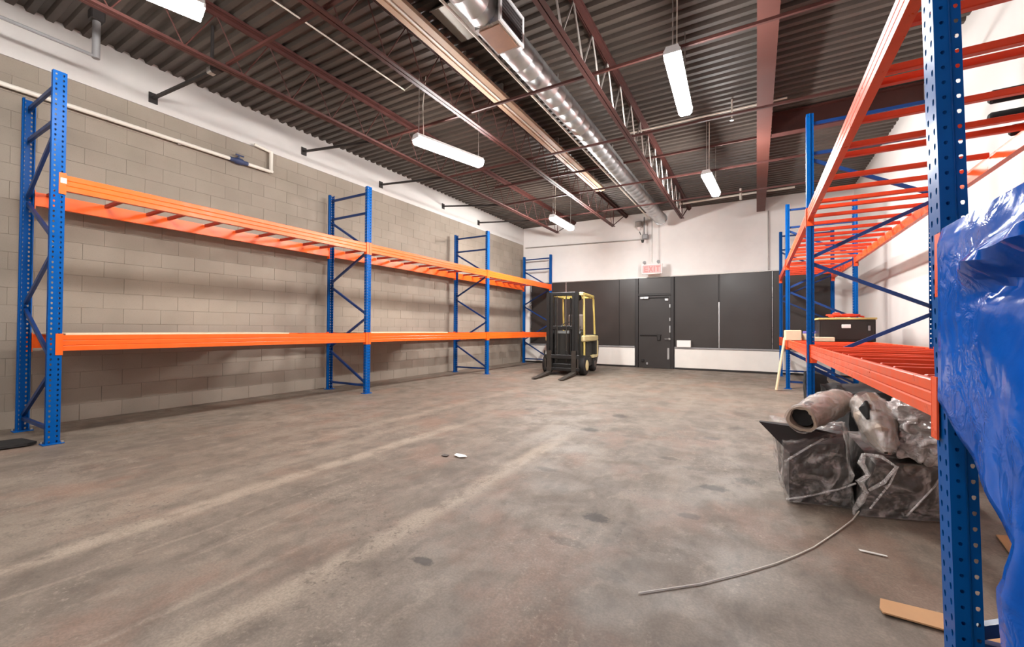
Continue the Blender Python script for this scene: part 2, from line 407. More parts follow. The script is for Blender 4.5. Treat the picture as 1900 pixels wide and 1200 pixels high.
door = struct(empty('door_1', (-2.66, YB, 0)))
def dpart(name, a, b, mat, e=.004, parent=None): return MB().bbox(a, b, e).build(name, mat, parent or door)
dpart('jamb', (-.56, -.09, 0), (-.475, 0, 2.735), 'black_frame'); dpart('jamb', (.475, -.09, 0), (.56, 0, 2.735), 'black_frame')
dpart('header', (-.475, -.09, 2.19), (.475, 0, 2.25), 'black_frame'); dpart('transom_panel', (-.475, -.05, 2.25), (.475, 0, 2.735), 'black_panel')
leaf = dpart('door_leaf', (-.47, -.06, .01), (.47, -.01, 2.185), 'black_door')
dpart('closer_body', (-.42, -.12, 2.09), (-.16, -.06, 2.17), 'galvanised', .01, leaf)
dpart('closer_arm', (-.16, -.1, 2.115), (.4, -.075, 2.145), 'black_frame', .005, leaf)
dpart('closer_bracket', (.3, -.1, 2.02), (.41, -.06, 2.1), 'galvanised', .01, leaf)
dpart('push_bar', (-.42, -.1, .98), (.2, -.06, 1.02), 'black_frame', .008, leaf)
dpart('lock_box', (.08, -.11, .84), (.18, -.06, 1.0), 'black_frame', .01, leaf)
for z in (1.82, 1.42, 1.18, 1.08): dpart('lock_plate', (.425, -.07, z), (.462, -.059, z + .1), 'galvanised', .003, leaf)
hd = dpart('handle_rose', (.4, -.085, .86), (.465, -.06, .92), 'galvanised', .006, leaf)
MB().tube([(.43, -.085, .89), (.43, -.13, .89), (.3, -.135, .885)], .011).build('handle', 'galvanised', leaf, True)
dpart('kick_strip', (.37, -.07, .28), (.43, -.059, .62), 'galvanised', .003, leaf)
dpart('closer_stop', (-.38, -.1, .18), (-.3, -.06, .26), 'black_frame', .01, leaf); dpart('closer_stop', (-.24, -.09, .1), (-.18, -.06, .17), 'pipe_grey', .01, leaf)

# ------------------------------------------------------------ roof steel
def joist(X, label, rod='red_oxide', rr=.007, y0=YF + .1, y_end=11.9, zb=4.10, zt=4.70):
    j = empty('roof_joist', (X, 0, zt))
    m = MB()
    for s in (-1, 1): m.prism([(s * .006, -.012), (s * .055, -.012), (s * .055, -.006), (s * .012, -.006), (s * .012, -.055), (s * .006, -.055)], y0, YB - .02)
    m.box((-.06, YF, .0), (.06, YB, .034)); m.build('top_chord', 'red_oxide', j)
    dz = zb - zt; m = MB()
    for s in (-1, 1): m.prism([(s * .006, dz), (s * .05, dz), (s * .05, dz + .007), (s * .013, dz + .007), (s * .013, dz + .05), (s * .006, dz + .05)], y0, y_end)
    m.build('bottom_chord', 'red_oxide', j)
    a = MB().tube([(0, 0, dz + .03), (0, .3, -.03)], rr, 6).mesh('web_rod', rod); b = MB().tube([(0, 0, -.03), (0, .3, dz + .03)], rr, 6).mesh('web_rod', rod)
    y = y0
    while y + .6 < y_end:
        inst('web_rod', a, j, (0, y, 0)); inst('web_rod', b, j, (0, y + .3, 0)); y += .6
    MB().tube([(0, y_end - .05, dz + .03), (0, YB - .25, -.03)], .014, 6).build('web_rod', 'red_oxide', j)
    MB().tube([(0, y_end - .05, dz + .03), (0, y_end, -.03)], .012, 6).build('web_rod', 'red_oxide', j)
    return tag(j, label, 'roof joist', 'red steel roof joists')
joist(-5.26, 'red steel open-web roof joist nearest the concrete block wall')
joist(-3.53, 'red steel open-web roof joist beside the beige ceiling track')
joist(-1.69, 'red steel open-web roof joist just right of the silver round duct', 'galvanised_dull', .011)

ib = MB(); bz = 4.38
ib.box((.015, YF + .05, bz), (.215, YB, bz + .014)).box((.108, YF + .05, bz + .014), (.122, YB, ZD - .03)).box((.015, YF + .05, ZD - .03), (.215, YB, ZD - .004))
tag(ib.build('roof_beam', 'red_oxide_beam'), 'wide brown steel roof beam running overhead towards the back wall', 'beam')
tb = MB(); tb.box((.23, 8.12, bz), (XR, 8.28, bz + .014)).box((.23, 8.193, bz + .014), (XR, 8.207, ZD - .02)).box((.23, 8.12, ZD - .02), (XR, 8.28, ZD - .004))
tag(tb.build('cross_beam', 'red_oxide'), 'dark red cross beam between the brown roof beam and the right wall', 'beam')

def bridging(y, zw, label, mat='red_oxide'):
    b = empty('bridging_rod', (0, y, 4.165))
    MB().bar((-5.26, 0, 0), (XR, 0, 0), .03, .03).build('rod', mat, b)
    MB().bar((XL + .02, .0, zw - 4.165), (-5.26, 0, 0), .034, .034).build('wall_rod', 'dark_steel_and_shade', b)  # same rod continued, the shadow near the wall painted as a dark colour
    MB().box((XL + .001, -.05, zw - 4.235), (XL + .02, .05, zw - 4.095)).build('wall_plate', 'dark_steel_and_shade', b)
    tag(b, label, 'bridging rod', 'bridging rods under the roof deck')
bridging(2.52, 4.30, 'thick bridging rod meeting the left wall above the white pipe')
bridging(4.76, 4.39, 'red bridging rod crossing the hall just before the second left lamp')
bridging(6.6, 4.33, 'bridging rod crossing the hall beyond the second left lamp')
bridging(8.75, 4.40, 'bridging rod crossing the hall above the far pair of lamps')
bridging(10.4, 4.33, 'bridging rod crossing the hall nearest the back wall')
rd = MB().bar((-5.2, 8.2, 4.41), (.015, 8.2, 4.41), .03, .035).build('cross_rod', 'red_oxide')
tag(rd, 'red steel rod in line with the dark cross beam', 'rod')

# sprinkler hanger on the near bridging rod
sh = empty('pipe_hanger', (-5.6, 2.52, 4.74)); 
MB().tube([(0, 0, -.005), (0, 0, -.5)], .018, 8).build('stem', 'dark_steel_and_shade', sh)
MB().bbox((-.05, -.04, -.58), (.05, .04, -.5), .01).build('clamp', 'galvanised_dull', sh)
MB().bbox((.05, -.05, -.6), (.2, .05, -.5), .02).build('valve', 'dark_steel_and_shade', sh)
tag(sh, 'dark hanger and clamp on the thick rod near the left wall', 'hanger')

# beige channel along the second joist
bt = empty('ceiling_track', (-3.29, 0, 4.55))
MB().prism([(-.12, 0), (-.04, -.012), (-.04, .0), (.04, .0), (.04, -.012), (.11, 0), (.11, .05), (.098, .05), (.098, .02), (-.105, .02), (-.105, .05), (-.12, .05)], YF + .1, 10.0).build('channel', 'beige_track', bt)
MB().box((.0, YF + .1, -.02), (.025, 10.0, -.0005)).build('cover_strip', 'knee_paint', bt)
for y in (1.2, 3.2, 5.2, 7.2, 9.2): MB().box((-.10, y, .02), (.095, y + .04, .183)).build('hanger_bracket', 'galvanised_dull', bt)
tag(bt, 'long beige metal track fixed under the deck beside the silver duct', 'ceiling track')

# grey sheet metal panel on the deck
sp = empty('ceiling_panel', (-3.02, 3.9, 4.70))
MB().bbox((-.13, -.33, -.012), (.42, .26, .0), .003).build('sheet', 'sheet_metal', sp)
MB().tube([(-.13, -.33, -.02), (.42, -.33, -.02), (.42, .26, -.02)], .008, 6).build('edge_trim', 'galvanised', sp)
for x, y in ((-.1, -.28), (.38, .2)): MB().tube([(x, y, 0), (x, y, .035)], .01, 6).build('fastener', 'galvanised', sp)
tag(sp, 'grey sheet metal panel under the deck between beige track and duct', 'panel')

# spiral duct with branch box
du = empty('spiral_duct', (-2.40, 0, 4.38)); R0 = .165
def ring_tube(y0, y1, step=.24):
    m = MB(); k = 28; pts = []; rs = []; y = y0
    while y < y1 - step:
        pts += [(0, y, 0), (0, y + step - .016, 0), (0, y + step - .010, 0), (0, y + step - .006, 0)]; rs += [R0, R0, R0 + .003, R0 + .003]; y += step
    pts.append((0, y1, 0)); rs.append(R0)
    m.tube(pts, rs, k); return m
ring_tube(YF + .2, 12.72).build('duct', 'duct_metal', du, True)
MB().tube([(0, 12.7, 0), (0, 12.76, 0)], [.185, .185], 28).build('end_cap', 'duct_metal', du, True)
bx = MB().bbox((-.1, 3.52, -.17), (.2, 3.98, .15), .006).build('branch_box', 'galvanised', du)
MB().box((-.07, 3.56, -.18), (.17, 3.94, -.169)).build('patch_plate', 'rust_plate', bx)
g = MB(); g.box((.2, 3.5, -.18), (.22, 4.0, -.145)); g.box((.2, 3.5, .12), (.22, 4.0, .155)); g.box((.2, 3.5, -.145), (.22, 3.54, .12)); g.box((.2, 3.96, -.145), (.22, 4.0, .12)); g.build('grille_frame', 'lamp_white', bx)
MB().box((.2, 3.54, -.145), (.206, 3.96, .12)).build('grille_back', 'grille_dark', bx)
sl = MB().box((.206, 3.54, -.004), (.216, 3.96, .004)).mesh('grille_slat', 'grille_dark')
for i in range(7): inst('grille_slat', sl, bx, (0, 0, -.13 + i * .038))
for y in (.9, 2.4, 5.4, 8.0, 10.6): MB().tube([(.0, y, .16), (.0, y, .35)], .01, 6).build('strap', 'galvanised_dull', du)
tag(du, 'round silver spiral duct with square branch grille running along the ceiling', 'duct')

def pipe(name, pts, r, mat, label, cat='pipe', k=8):
    return tag(MB().tube(pts, r, k).build(name, mat, None, True), label, cat)
pipe('conduit', [(-2.62, YF + .1, 4.31), (-2.62, 12.3, 4.31)], .016, 'pipe_white', 'thin white conduit running alongside the round silver duct', 'conduit')
pipe('conduit', [(-1.9, 7.32, 4.56), (.4, 7.32, 4.56)], .014, 'pipe_white', 'thin pale conduit crossing from joist to brown roof beam', 'conduit')
sp2 = empty('sprinkler_pipe', (-.95, 12.0, 4.56))
MB().tube([(-.85, .12, 0), (.62, 0, 0), (1.75, -.02, 0)], .026, 10).build('pipe', 'pipe_white', sp2, True)
MB().tube([(.62, 0, -.13), (.62, 0, .15)], .03, 10).build('tee', 'pipe_white', sp2, True)
tag(sp2, 'white sprinkler pipe with tee in front of the back wall top', 'pipe')
pd = empty('sprinkler_drop', (-.32, 7.32, ZD)); MB().tube([(0, 0, -.01), (0, 0, -.3)], .014, 8).build('stem', 'pipe_white', pd); MB().tube([(0, 0, -.3), (0, 0, -.33), (0, 0, -.34)], [.012, .03, .03], 10).build('head', 'galvanised', pd)
tag(pd, 'short sprinkler drop with head below the deck near the right lamps', 'sprinkler')

# pipes on the left wall
wp = empty('wall_pipe', (XL + .06, 0, 3.8))
MB().tube([(0, YF + .1, 0), (0, 3.50, 0)], .028, 10).build('pipe', 'pipe_white', wp, True)
MB().tube([(0, 3.72, .0), (0, 4.16, 0)], .028, 10).build('pipe', 'pipe_white', wp, True)
MB().tube([(0, 4.13, -.026), (0, 4.13, .34)], .03, 10).build('riser', 'pipe_white', wp, True)
MB().tube([(0, 4.15, .33), (0, 3.85, .36)], .022, 10).build('return_pipe', 'pipe_white', wp, True)
vl = MB().tube([(0, 3.48, 0), (0, 3.55, 0), (0, 3.57, 0), (0, 3.66, 0), (0, 3.68, 0), (0, 3.75, 0)], [.034, .034, .05, .05, .034, .034], 12).build('valve', 'valve_blue', wp, True)
MB().tube([(0, 3.61, .03), (.02, 3.61, .09)], .014, 8).tube([(.02, 3.56, .09), (.02, 3.68, .09)], .012, 8).build('valve_handle', 'valve_blue', vl, True)
for y in (.4, 1.6, 2.8): MB().box((-.05, y, -.04), (.0, y + .03, .04)).build('clip', 'galvanised_dull', wp)
tag(wp, 'white wall pipe with blue valve and short riser on the block wall', 'pipe')
gc = empty('conduit_drop', (-6.47, 1.74, ZD))
MB().tube([(0, 0, -.12), (0, 0, -.55)], .035, 10).build('drop', 'pipe_grey', gc, True); MB().bbox((-.06, -.06, -.13), (.06, .06, -.005), .01).build('junction_box', 'dark_steel_and_shade', gc)
MB().tube([(0, 0, -.53), (-.0, -2.2, -.53)], .018, 8).build('run', 'pipe_grey', gc, True)
tag(gc, 'grey conduit dropping from the deck and turning along the left wall', 'conduit')

# back wall fittings
pipe('conduit', [(XL + .1, YB - .03, 4.04), (-3.0, YB - .03, 3.93)], .02, 'galvanised_dull', 'thin grey conduit running along the upper back wall', 'conduit')
pipe('conduit', [(.285, YB - .025, 4.37), (.285, YB - .025, 2.77)], .016, 'galvanised_dull', 'thin vertical conduit on the back wall below the brown beam', 'conduit')
sc = empty('security_camera', (-2.94, YB - .06, 4.03))
MB().tube([(.0, -.1, .55), (0, -.1, 0)], .022, 8).build('drop_pole', 'pipe_grey', sc); MB().bbox((-.06, -.16, -.12), (.12, .0, .02), .02).build('housing', 'pipe_grey', sc)
MB().tube([(-.03, -.18, -.16), (-.03, -.18, -.24)], [.05, .03], 10).build('lens', 'truck_dark', sc); MB().tube([(-.03, -.1, -.1), (-.03, -.18, -.17)], .018, 8).build('arm', 'pipe_grey', sc)
MB().tube([(-.1, -.1, .02), (-.14, -.12, .12)], .014, 6).build('antenna', 'truck_dark', sc)
tag(sc, 'small grey security camera on a drop pole at the back wall', 'camera')
hp = empty('heat_detector', (-3.12, YB - .1, 4.42)); MB().bbox((-.1, -.08, -.12), (.1, .1, .06), .02).build('body', 'galvanised_dull', hp); MB().tube([(0, 0, -.12), (0, 0, -.2)], [.06, .04], 10).build('sensor', 'sign_white', hp)
tag(hp, 'small pale box fixed to the back wall left of the duct end', 'box')

ex = empty('exit_sign', (-2.68, YB - .32, 2.98))
MB().tube([(0, 0, .17), (0, 0, ZD - 2.975)], .014, 8).build('stem', 'galvanised_dull', ex)
MB().bbox((-.3, -.03, -.17), (.3, .03, .13), .01).build('housing', 'sign_white', ex)
MB().box((-.27, -.036, -.14), (.27, -.031, .10)).build('face', 'sign_glow', ex)
for x in (-.2, .2): 
    lh = MB().tube([(x, -.02, .16), (x, -.09, .18)], [.035, .05], 10).build('lamp_head', 'pipe_grey', ex)
lt = MB(); hgt, st = .17, .034
def letter(x, segs):
    for a, b in segs: lt.bar((x + a[0] * .085, -.0385, -.1 + a[1] * hgt), (x + b[0] * .085, -.0385, -.1 + b[1] * hgt), .004, st)
def vbar(x, z0, z1): lt.box((x - st / 2, -.0405, z0), (x + st / 2, -.0365, z1))
def hbar(x0, x1, z): lt.box((x0, -.0405, z - st / 2), (x1, -.0365, z + st / 2))
z0, z1 = -.105, .065
vbar(-.2, z0, z1); [hbar(-.2, -.11, z) for z in (z0 + st / 2, (z0 + z1) / 2, z1 - st / 2)]
for a, b in (((-.075, z0), (.025, z1)), ((.025, z0), (-.075, z1))):
    d = Vector((b[0] - a[0], 0, b[1] - a[1])).normalized(); n = Vector((d.z, 0, -d.x)) * st / 2
    lt.add([(a[0] + n.x, -.0405, a[1] + n.z), (a[0] - n.x, -.0405, a[1] - n.z), (b[0] - n.x, -.0405, b[1] - n.z), (b[0] + n.x, -.0405, b[1] + n.z), (a[0] + n.x, -.0365, a[1] + n.z), (a[0] - n.x, -.0365, a[1] - n.z), (b[0] - n.x, -.0365, b[1] - n.z), (b[0] + n.x, -.0365, b[1] + n.z)],
           [(0, 1, 2, 3), (4, 7, 6, 5), (0, 4, 5, 1), (1, 5, 6, 2), (2, 6, 7, 3), (3, 7, 4, 0)])
vbar(.075, z0, z1); vbar(.175, z0, z1); hbar(.115, .235, z1 - st / 2)
lt.build('lettering', 'sign_red', ex)
tag(ex, 'glowing pink-red exit sign hung on a rod above the black door', 'exit sign')
wbx = empty('ledge_box', (-1.82, YB - .1, .656)); MB().bbox((-.19, -.06, 0), (.19, .05, .2), .006).build('box', 'paper', wbx); MB().box((-.17, -.063, .03), (.17, -.06, .17)).build('front_panel', 'sticker', wbx)
tag(wbx, 'small white box standing on the ledge right of the black door', 'box')

# ------------------------------------------------------------ lamps
def lamp(x, y, rz, label, glow='lamp_glow', z=3.80, L=1.22, W=.15):
    t = empty('strip_lamp', (x, y, z), rz)
    MB().prism([(-W / 2, .03), (W / 2, .03), (W / 2 - .02, .075), (-W / 2 + .02, .075)], -L / 2, L / 2).build('housing', 'lamp_white', t)
    MB().prism([(-W / 2, .03), (-W / 2, -.03), (-W / 2 + .025, -.062), (W / 2 - .025, -.062), (W / 2, -.03), (W / 2, .03)], -L / 2 + .015, L / 2 - .015).build('diffuser', glow, t)
    ec = MB().prism([(-W / 2 - .003, .034), (-W / 2 - .003, .0), (W / 2 + .003, 0), (W / 2 + .003, .034)], -.008, .008).mesh('end_cap', 'lamp_white')
    for s in (-1, 1):
        inst('end_cap', ec, t, (0, s * (L / 2 - .006), 0))
        MB().tube([(0, s * (L / 2 - .06), .075), (0, s * (L / 2 - .06), ZD - z + .002)], .006, 6).build('hanger_cable', 'galvanised_dull', t)
    MB().tube([(.03, -(L / 2 - .12), .075), (.035, -(L / 2 - .1), .5), (.03, -(L / 2 - .15), ZD - z)], .007, 6).build('power_cable', 'pipe_white', t)
    return tag(t, label, 'lamp', 'hanging strip lamps')
lamp(-4.20, 1.16, math.radians(-16), 'bright strip lamp at the top left edge, above the blue-framed left rack')
lamp(-3.97, 4.99, math.radians(-15), 'bright strip lamp hanging between the left rack and the beige track, mid hall')
lamp(-4.18, 9.70, 0, 'small far strip lamp hanging above the forklift', 'lamp_glow_far')
lamp(-.715, 4.84, math.radians(2), 'largest strip lamp, hanging right of the silver duct')
lamp(-.70, 8.43, math.radians(-3), 'far strip lamp hanging left of the brown roof beam', 'lamp_glow_far')
lamp(-.70, -2.6, 0, 'added fill strip lamp, unseen behind the viewer, right row', 'lamp_glow_fill')  # unseen lamp added for fill light
lamp(-4.2, -2.4, 0, 'added fill strip lamp, unseen behind the viewer, left row', 'lamp_glow_fill')  # second unseen lamp, also added as fill
pipe('power_cable', [(-4.53, 1.0, 4.70), (-4.53, 4.6, 4.70), (-4.15, 4.5, 4.70)], .01, 'pipe_white', 'thin pale cable under the deck feeding the middle left lamp', 'cable')

# ------------------------------------------------------------ pallet racks
UW, UD = .10, .07      # upright width (along the row) and depth
def upright_mesh():
    """perforated roll-formed post; local x = depth (front at 0), y = width, z up"""
    m = MB(); P = .05; n = int(RH / P); h = P
    def sheet(fn, u0, u1, cols, rw, rh):
        # strip of sheet between u0 and u1 with columns of holes centred at cols
        for i in range(n):
            z0 = i * P; z1 = RH if i == n - 1 else z0 + P
            cur = u0
            for cu in cols:
                a, b = cu - rw - .004, cu + rw + .004
                m.add([fn(cur, z0), fn(a, z0), fn(a, z1), fn(cur, z1)], [(0, 1, 2, 3)])
                zc = z0 + P / 2
                outer = [(a, z0), (b, z0), (b, z1), (a, z1)]
                oc = [(cu - rw * .5, zc - rh), (cu + rw * .5, zc - rh), (cu + rw, zc - rh * .2), (cu + rw, zc + rh * .6), (cu + rw * .5, zc + rh), (cu - rw * .5, zc + rh), (cu - rw, zc + rh * .6), (cu - rw, zc - rh * .2)]
                m.add([fn(*q) for q in outer + oc], [(0, 1, 5, 4), (1, 6, 5), (1, 2, 7, 6), (2, 8, 7), (2, 3, 9, 8), (3, 10, 9), (3, 0, 11, 10), (0, 4, 11)])
                cur = b
            m.add([fn(cur, z0), fn(u1, z0), fn(u1, z1), fn(cur, z1)], [(0, 1, 2, 3)])
    w2 = UW / 2
    sheet(lambda u, z: (0, u, z), -w2, w2, [-.026, .026], .0075, .011)
    for s in (-1, 1):
        sheet(lambda u, z, s=s: (u, s * w2, z), 0, .040, [.020], .005, .006)
        m.add([(.040, s * w2, 0), (.046, s * (w2 - .011), 0), (.046, s * (w2 - .011), RH), (.040, s * w2, RH)], [(0, 1, 2, 3)])
        sheet(lambda u, z, s=s: (u, s * (w2 - .011), z), .046, UD, [.058], .0055, .007)
    me = bpy.data.meshes.new('tmp'); me.from_pydata(m.v, [], m.f)
    bm = bmesh.new(); bm.from_mesh(me); bmesh.ops.remove_doubles(bm, verts=bm.verts, dist=1e-5); bmesh.ops.recalc_face_normals(bm, faces=bm.faces)
    bmesh.ops.solidify(bm, geom=list(bm.faces), thickness=.0025)
    bm.to_mesh(me); bm.free(); me.name = 'upright'; me.materials.append(MATS['blue_paint'])
    return me
UPR = upright_mesh()
BASE = MB().bbox((-.035, -.075, 0), (.095, .075, .01), .003).mesh('base_plate', 'blue_paint')
BOLT = MB().tube([(0, 0, .01), (0, 0, .028)], .011, 6).mesh('anchor_bolt', 'galvanised_dull')
def frame(fx, rx, y, swap, label, group):
    """fx: centre of the post on the aisle, rx: centre of the post by the wall"""
    t = empty('upright_frame', ((fx + rx) / 2, y, 0)); D = abs(rx - fx); s = 1 if rx > fx else -1
    # local x: front post at -D/2*s
    for px, sg in ((-s * D / 2 - s * UD / 2, s), (s * D / 2 + s * UD / 2, -s)):
        u = inst('upright', UPR, t, (px, 0, 0), (0, 0, 0 if sg > 0 else math.pi))
        bp = inst('base_plate', BASE, t, (px, 0, 0), (0, 0, 0 if sg > 0 else math.pi))
        for q in (-1, 1): inst('anchor_bolt', BOLT, bp, (.065 if q > 0 else -.02, q * .06, 0))
    fxl, rxl = -s * (D / 2 - .02), s * (D / 2 - .02)
    ends = {'f': fxl, 'r': rxl}; sw = {'f': 'r', 'r': 'f'}
    br = [('r', 3.55, 'f', 3.55), ('r', 3.2, 'f', 3.2), ('r', .14, 'f', .14), ('r', 3.13, 'f', 2.58), ('f', 2.5, 'r', 2.0), ('r', 1.92, 'f', 1.40), ('f', 1.33, 'r', .80), ('r', .72, 'f', .18)]
    for a, za, b, zb in br:
        if swap: a, b = sw[a], sw[b]
        MB().bar((ends[a], 0, za), (ends[b], 0, zb), .028, .038).build('brace', 'blue_brace', t)
    return tag(t, label, 'rack frame', group)
GL, GR = 'upright frames of the left rack', 'upright frames of the right rack'
frame(LFX, LRX, LY[0], True, 'tall blue rack frame at far left of the photo, nearest on the block wall', GL)
frame(LFX, LRX, LY[1], False, 'second blue rack frame along the block wall', GL)
frame(LFX, LRX, LY[2], False, 'third blue rack frame along the block wall', GL)
frame(LFX, LRX, LY[3], False, 'blue rack frame in the back left corner behind the forklift', GL)
near_frame = frame(RFX, RRX, RY[0], False, 'large blue perforated rack frame in the right foreground by the tarp', GR)
near_frame.rotation_euler = (0, math.radians(-1.15), 0); near_frame.location.x += .046   # the post is slightly out of plumb
frame(RFX, RRX, RY[1], True, 'second blue rack frame on the right side, behind the wrapped bundles', GR)
frame(RFX, RRX, RY[2], True, 'third blue rack frame on the right side, beside the black chest', GR)
frame(RFX, RRX, RY[3], True, 'blue rack frame on the right side against the back wall', GR)
frame(RFX, RRX, -2.05, True, 'blue rack frame on the right side behind the viewer', GR)

def shelf(fx, rx, y0, y1, ztop, bh, bars, label, group, mat='orange_paint', barmat='orange_bar', sticker=False, front=True):
    s = 1 if rx > fx else -1
    L = y1 - y0 - UW; t = empty('rack_shelf', ((fx + rx) / 2, (y0 + y1) / 2, ztop - bh)); D = abs(rx - fx); h = L / 2
    g1, g2 = bh * .33, bh * .66
    def beam(cx, out):
        # out: +1/-1 direction of the outer face
        o = cx + out * .030; i = cx - out * .018; st = cx + out * .006
        pr = [(o, 0), (o, g1 - .006), (o - out * .004, g1), (o, g1 + .006), (o, g2 - .006), (o - out * .004, g2), (o, g2 + .006), (o, bh - .004), (o - out * .004, bh), (st, bh), (st, bh - .042), (i, bh - .042), (i, 0)]
        b = MB().prism(pr, -h + .004, h - .004).build('beam', mat, t)
        for q in (-1, 1):
            yy = q * h; m = MB(); zt_, zb_ = bh + .015, bh - .195
            m.box((cx - .03, min(yy, yy - q * .006), zb_), (cx + out * .042 if out > 0 else cx + .03, max(yy, yy - q * .006), zt_)) if out > 0 else m.box((cx - .042, min(yy, yy - q * .006), zb_), (cx + .03, max(yy, yy - q * .006), zt_))
            xa, xb = sorted((cx + out * .0355, cx + out * .0415))
            m.box((xa, min(yy - q * .006, yy + q * .046), zb_), (xb, max(yy - q * .006, yy + q * .046), zt_))
            c = m.build('end_connector', mat, b)
            for k in range(3):
                xc = cx + out * .0415; MB().tube([(xc, yy + q * .028, zb_ + .045 + k * .06), (xc + out * .004, yy + q * .028, zb_ + .045 + k * .06)], .006, 6).build('rivet', 'orange_bar', c) if False else None
        return b
    fb = beam(-s * D / 2, -s); beam(s * D / 2, s)
    if sticker: MB().box((-s * D / 2 - s * .0425 - .0006, -h - .035, bh - .085), (-s * D / 2 - s * .0425 + .0006, -h + .008, bh - .035)).build('sticker', 'sticker', t)
    cb = MB().bbox((-D / 2 + .019, -.02, bh - .0415), (D / 2 - .019, .02, bh - .002), .004).mesh('crossbar', barmat)
    for y in bars: inst('crossbar', cb, t, (0, y - (y0 + y1) / 2, 0))
    return tag(t, label, 'rack shelf', group)
def spread(y0, y1, n, j=.06):
    return [y0 + (y1 - y0) * (i + .5) / n + random.uniform(-j, j) for i in range(n)]
GSL, GSR = 'beam shelves of the left rack', 'beam shelves of the right rack'
zu, zl, hb = 2.65, 1.062, .155
shelf(LFX, LRX, LY[0], LY[1], zu, hb, [1.50, 1.99, 2.40, 2.63, 3.08, 3.5, 3.85, 4.2, 4.62, 4.95], 'upper orange shelf beams in the nearest bay of the left rack', GSL, barmat='shaded_bar', sticker=True)
shelf(LFX, LRX, LY[1], LY[2], zu, hb, spread(LY[1] + .1, LY[2] - .1, 9), 'upper orange shelf beams in the middle bay of the left rack', GSL, barmat='shaded_bar')
shelf(LFX, LRX, LY[2], LY[3], zu, hb, spread(LY[2] + .1, LY[3] - .1, 9), 'upper orange shelf beams in the far bay of the left rack', GSL, barmat='shaded_bar')
shelf(LFX, LRX, LY[0], LY[1], zl, hb, spread(LY[0] + .1, LY[1] - .1, 9), 'lower orange shelf beams in the nearest bay of the left rack', GSL)
shelf(LFX, LRX, LY[1], LY[2], zl, hb, spread(LY[1] + .1, LY[2] - .1, 9), 'lower orange shelf beams in the middle bay of the left rack', GSL)
shelf(LFX, LRX, LY[2], LY[3], zl, hb, spread(LY[2] + .1, LY[3] - .1, 9), 'lower orange shelf beams in the far bay of the left rack, by the forklift', GSL)
rzu, rzl, rhb = 2.55, .975, .13
shelf(RFX, RRX, RY[0], RY[1], rzu, rhb, [2.50, 2.92, 3.05, 3.53, 3.97, 4.17, 4.72, 5.12, 5.53, 5.8], 'upper red-orange shelf overhead in the nearest bay on the right', GSR, 'orange_paint_old')
shelf(RFX, RRX, RY[1], RY[2], rzu, rhb, spread(RY[1] + .1, RY[2] - .1, 10), 'upper red-orange shelf in the second bay on the right', GSR, 'orange_paint_old')
shelf(RFX, RRX, RY[2], RY[3], rzu, rhb, spread(RY[2] + .1, RY[3] - .1, 7), 'upper red-orange shelf on the right in the short bay at the back wall', GSR, 'orange_paint_old')
shelf(RFX + .024, RRX, RY[0], RY[1], rzl, rhb, [2.3, 2.75, 3.0, 3.5, 3.95, 4.2, 4.7, 5.1, 5.5, 5.75], 'lower red-orange shelf above the plastic-wrapped bundles', GSR, 'orange_paint_old')
shelf(RFX, RRX, RY[1], RY[2], rzl, rhb, spread(RY[1] + .1, RY[2] - .1, 10), 'lower red-orange shelf carrying the black chest', GSR, 'orange_paint_old')
shelf(RFX, RRX, RY[2], RY[3], rzl, rhb, spread(RY[2] + .1, RY[3] - .1, 7), 'lower red-orange shelf on the right in the short bay at the back wall', GSR, 'orange_paint_old')
shelf(RFX + .02, RRX, -2.05, RY[0], 1.455, rhb, spread(-1.9, 1.8, 9), 'red-orange shelf hidden under the blue tarp in the foreground', GSR, 'orange_paint_old')

def board(x0, x1, y0, y1, z, label, mat='plywood', th=.016):
    b = MB().bbox((-(x1 - x0) / 2, -(y1 - y0) / 2, 0), ((x1 - x0) / 2, (y1 - y0) / 2, th), .002).build('deck_board', mat, None, False, ((x0 + x1) / 2, (y0 + y1) / 2, z))
    return tag(b, label, 'board')
board(LRX - .02, LFX + .01, 1.42, 3.75, zl, 'pale plywood board on the lower left shelf, nearest bay')
board(LRX - .02, LFX + .01, 5.28, 7.45, zl, 'pale plywood board on the lower left shelf, middle bay')

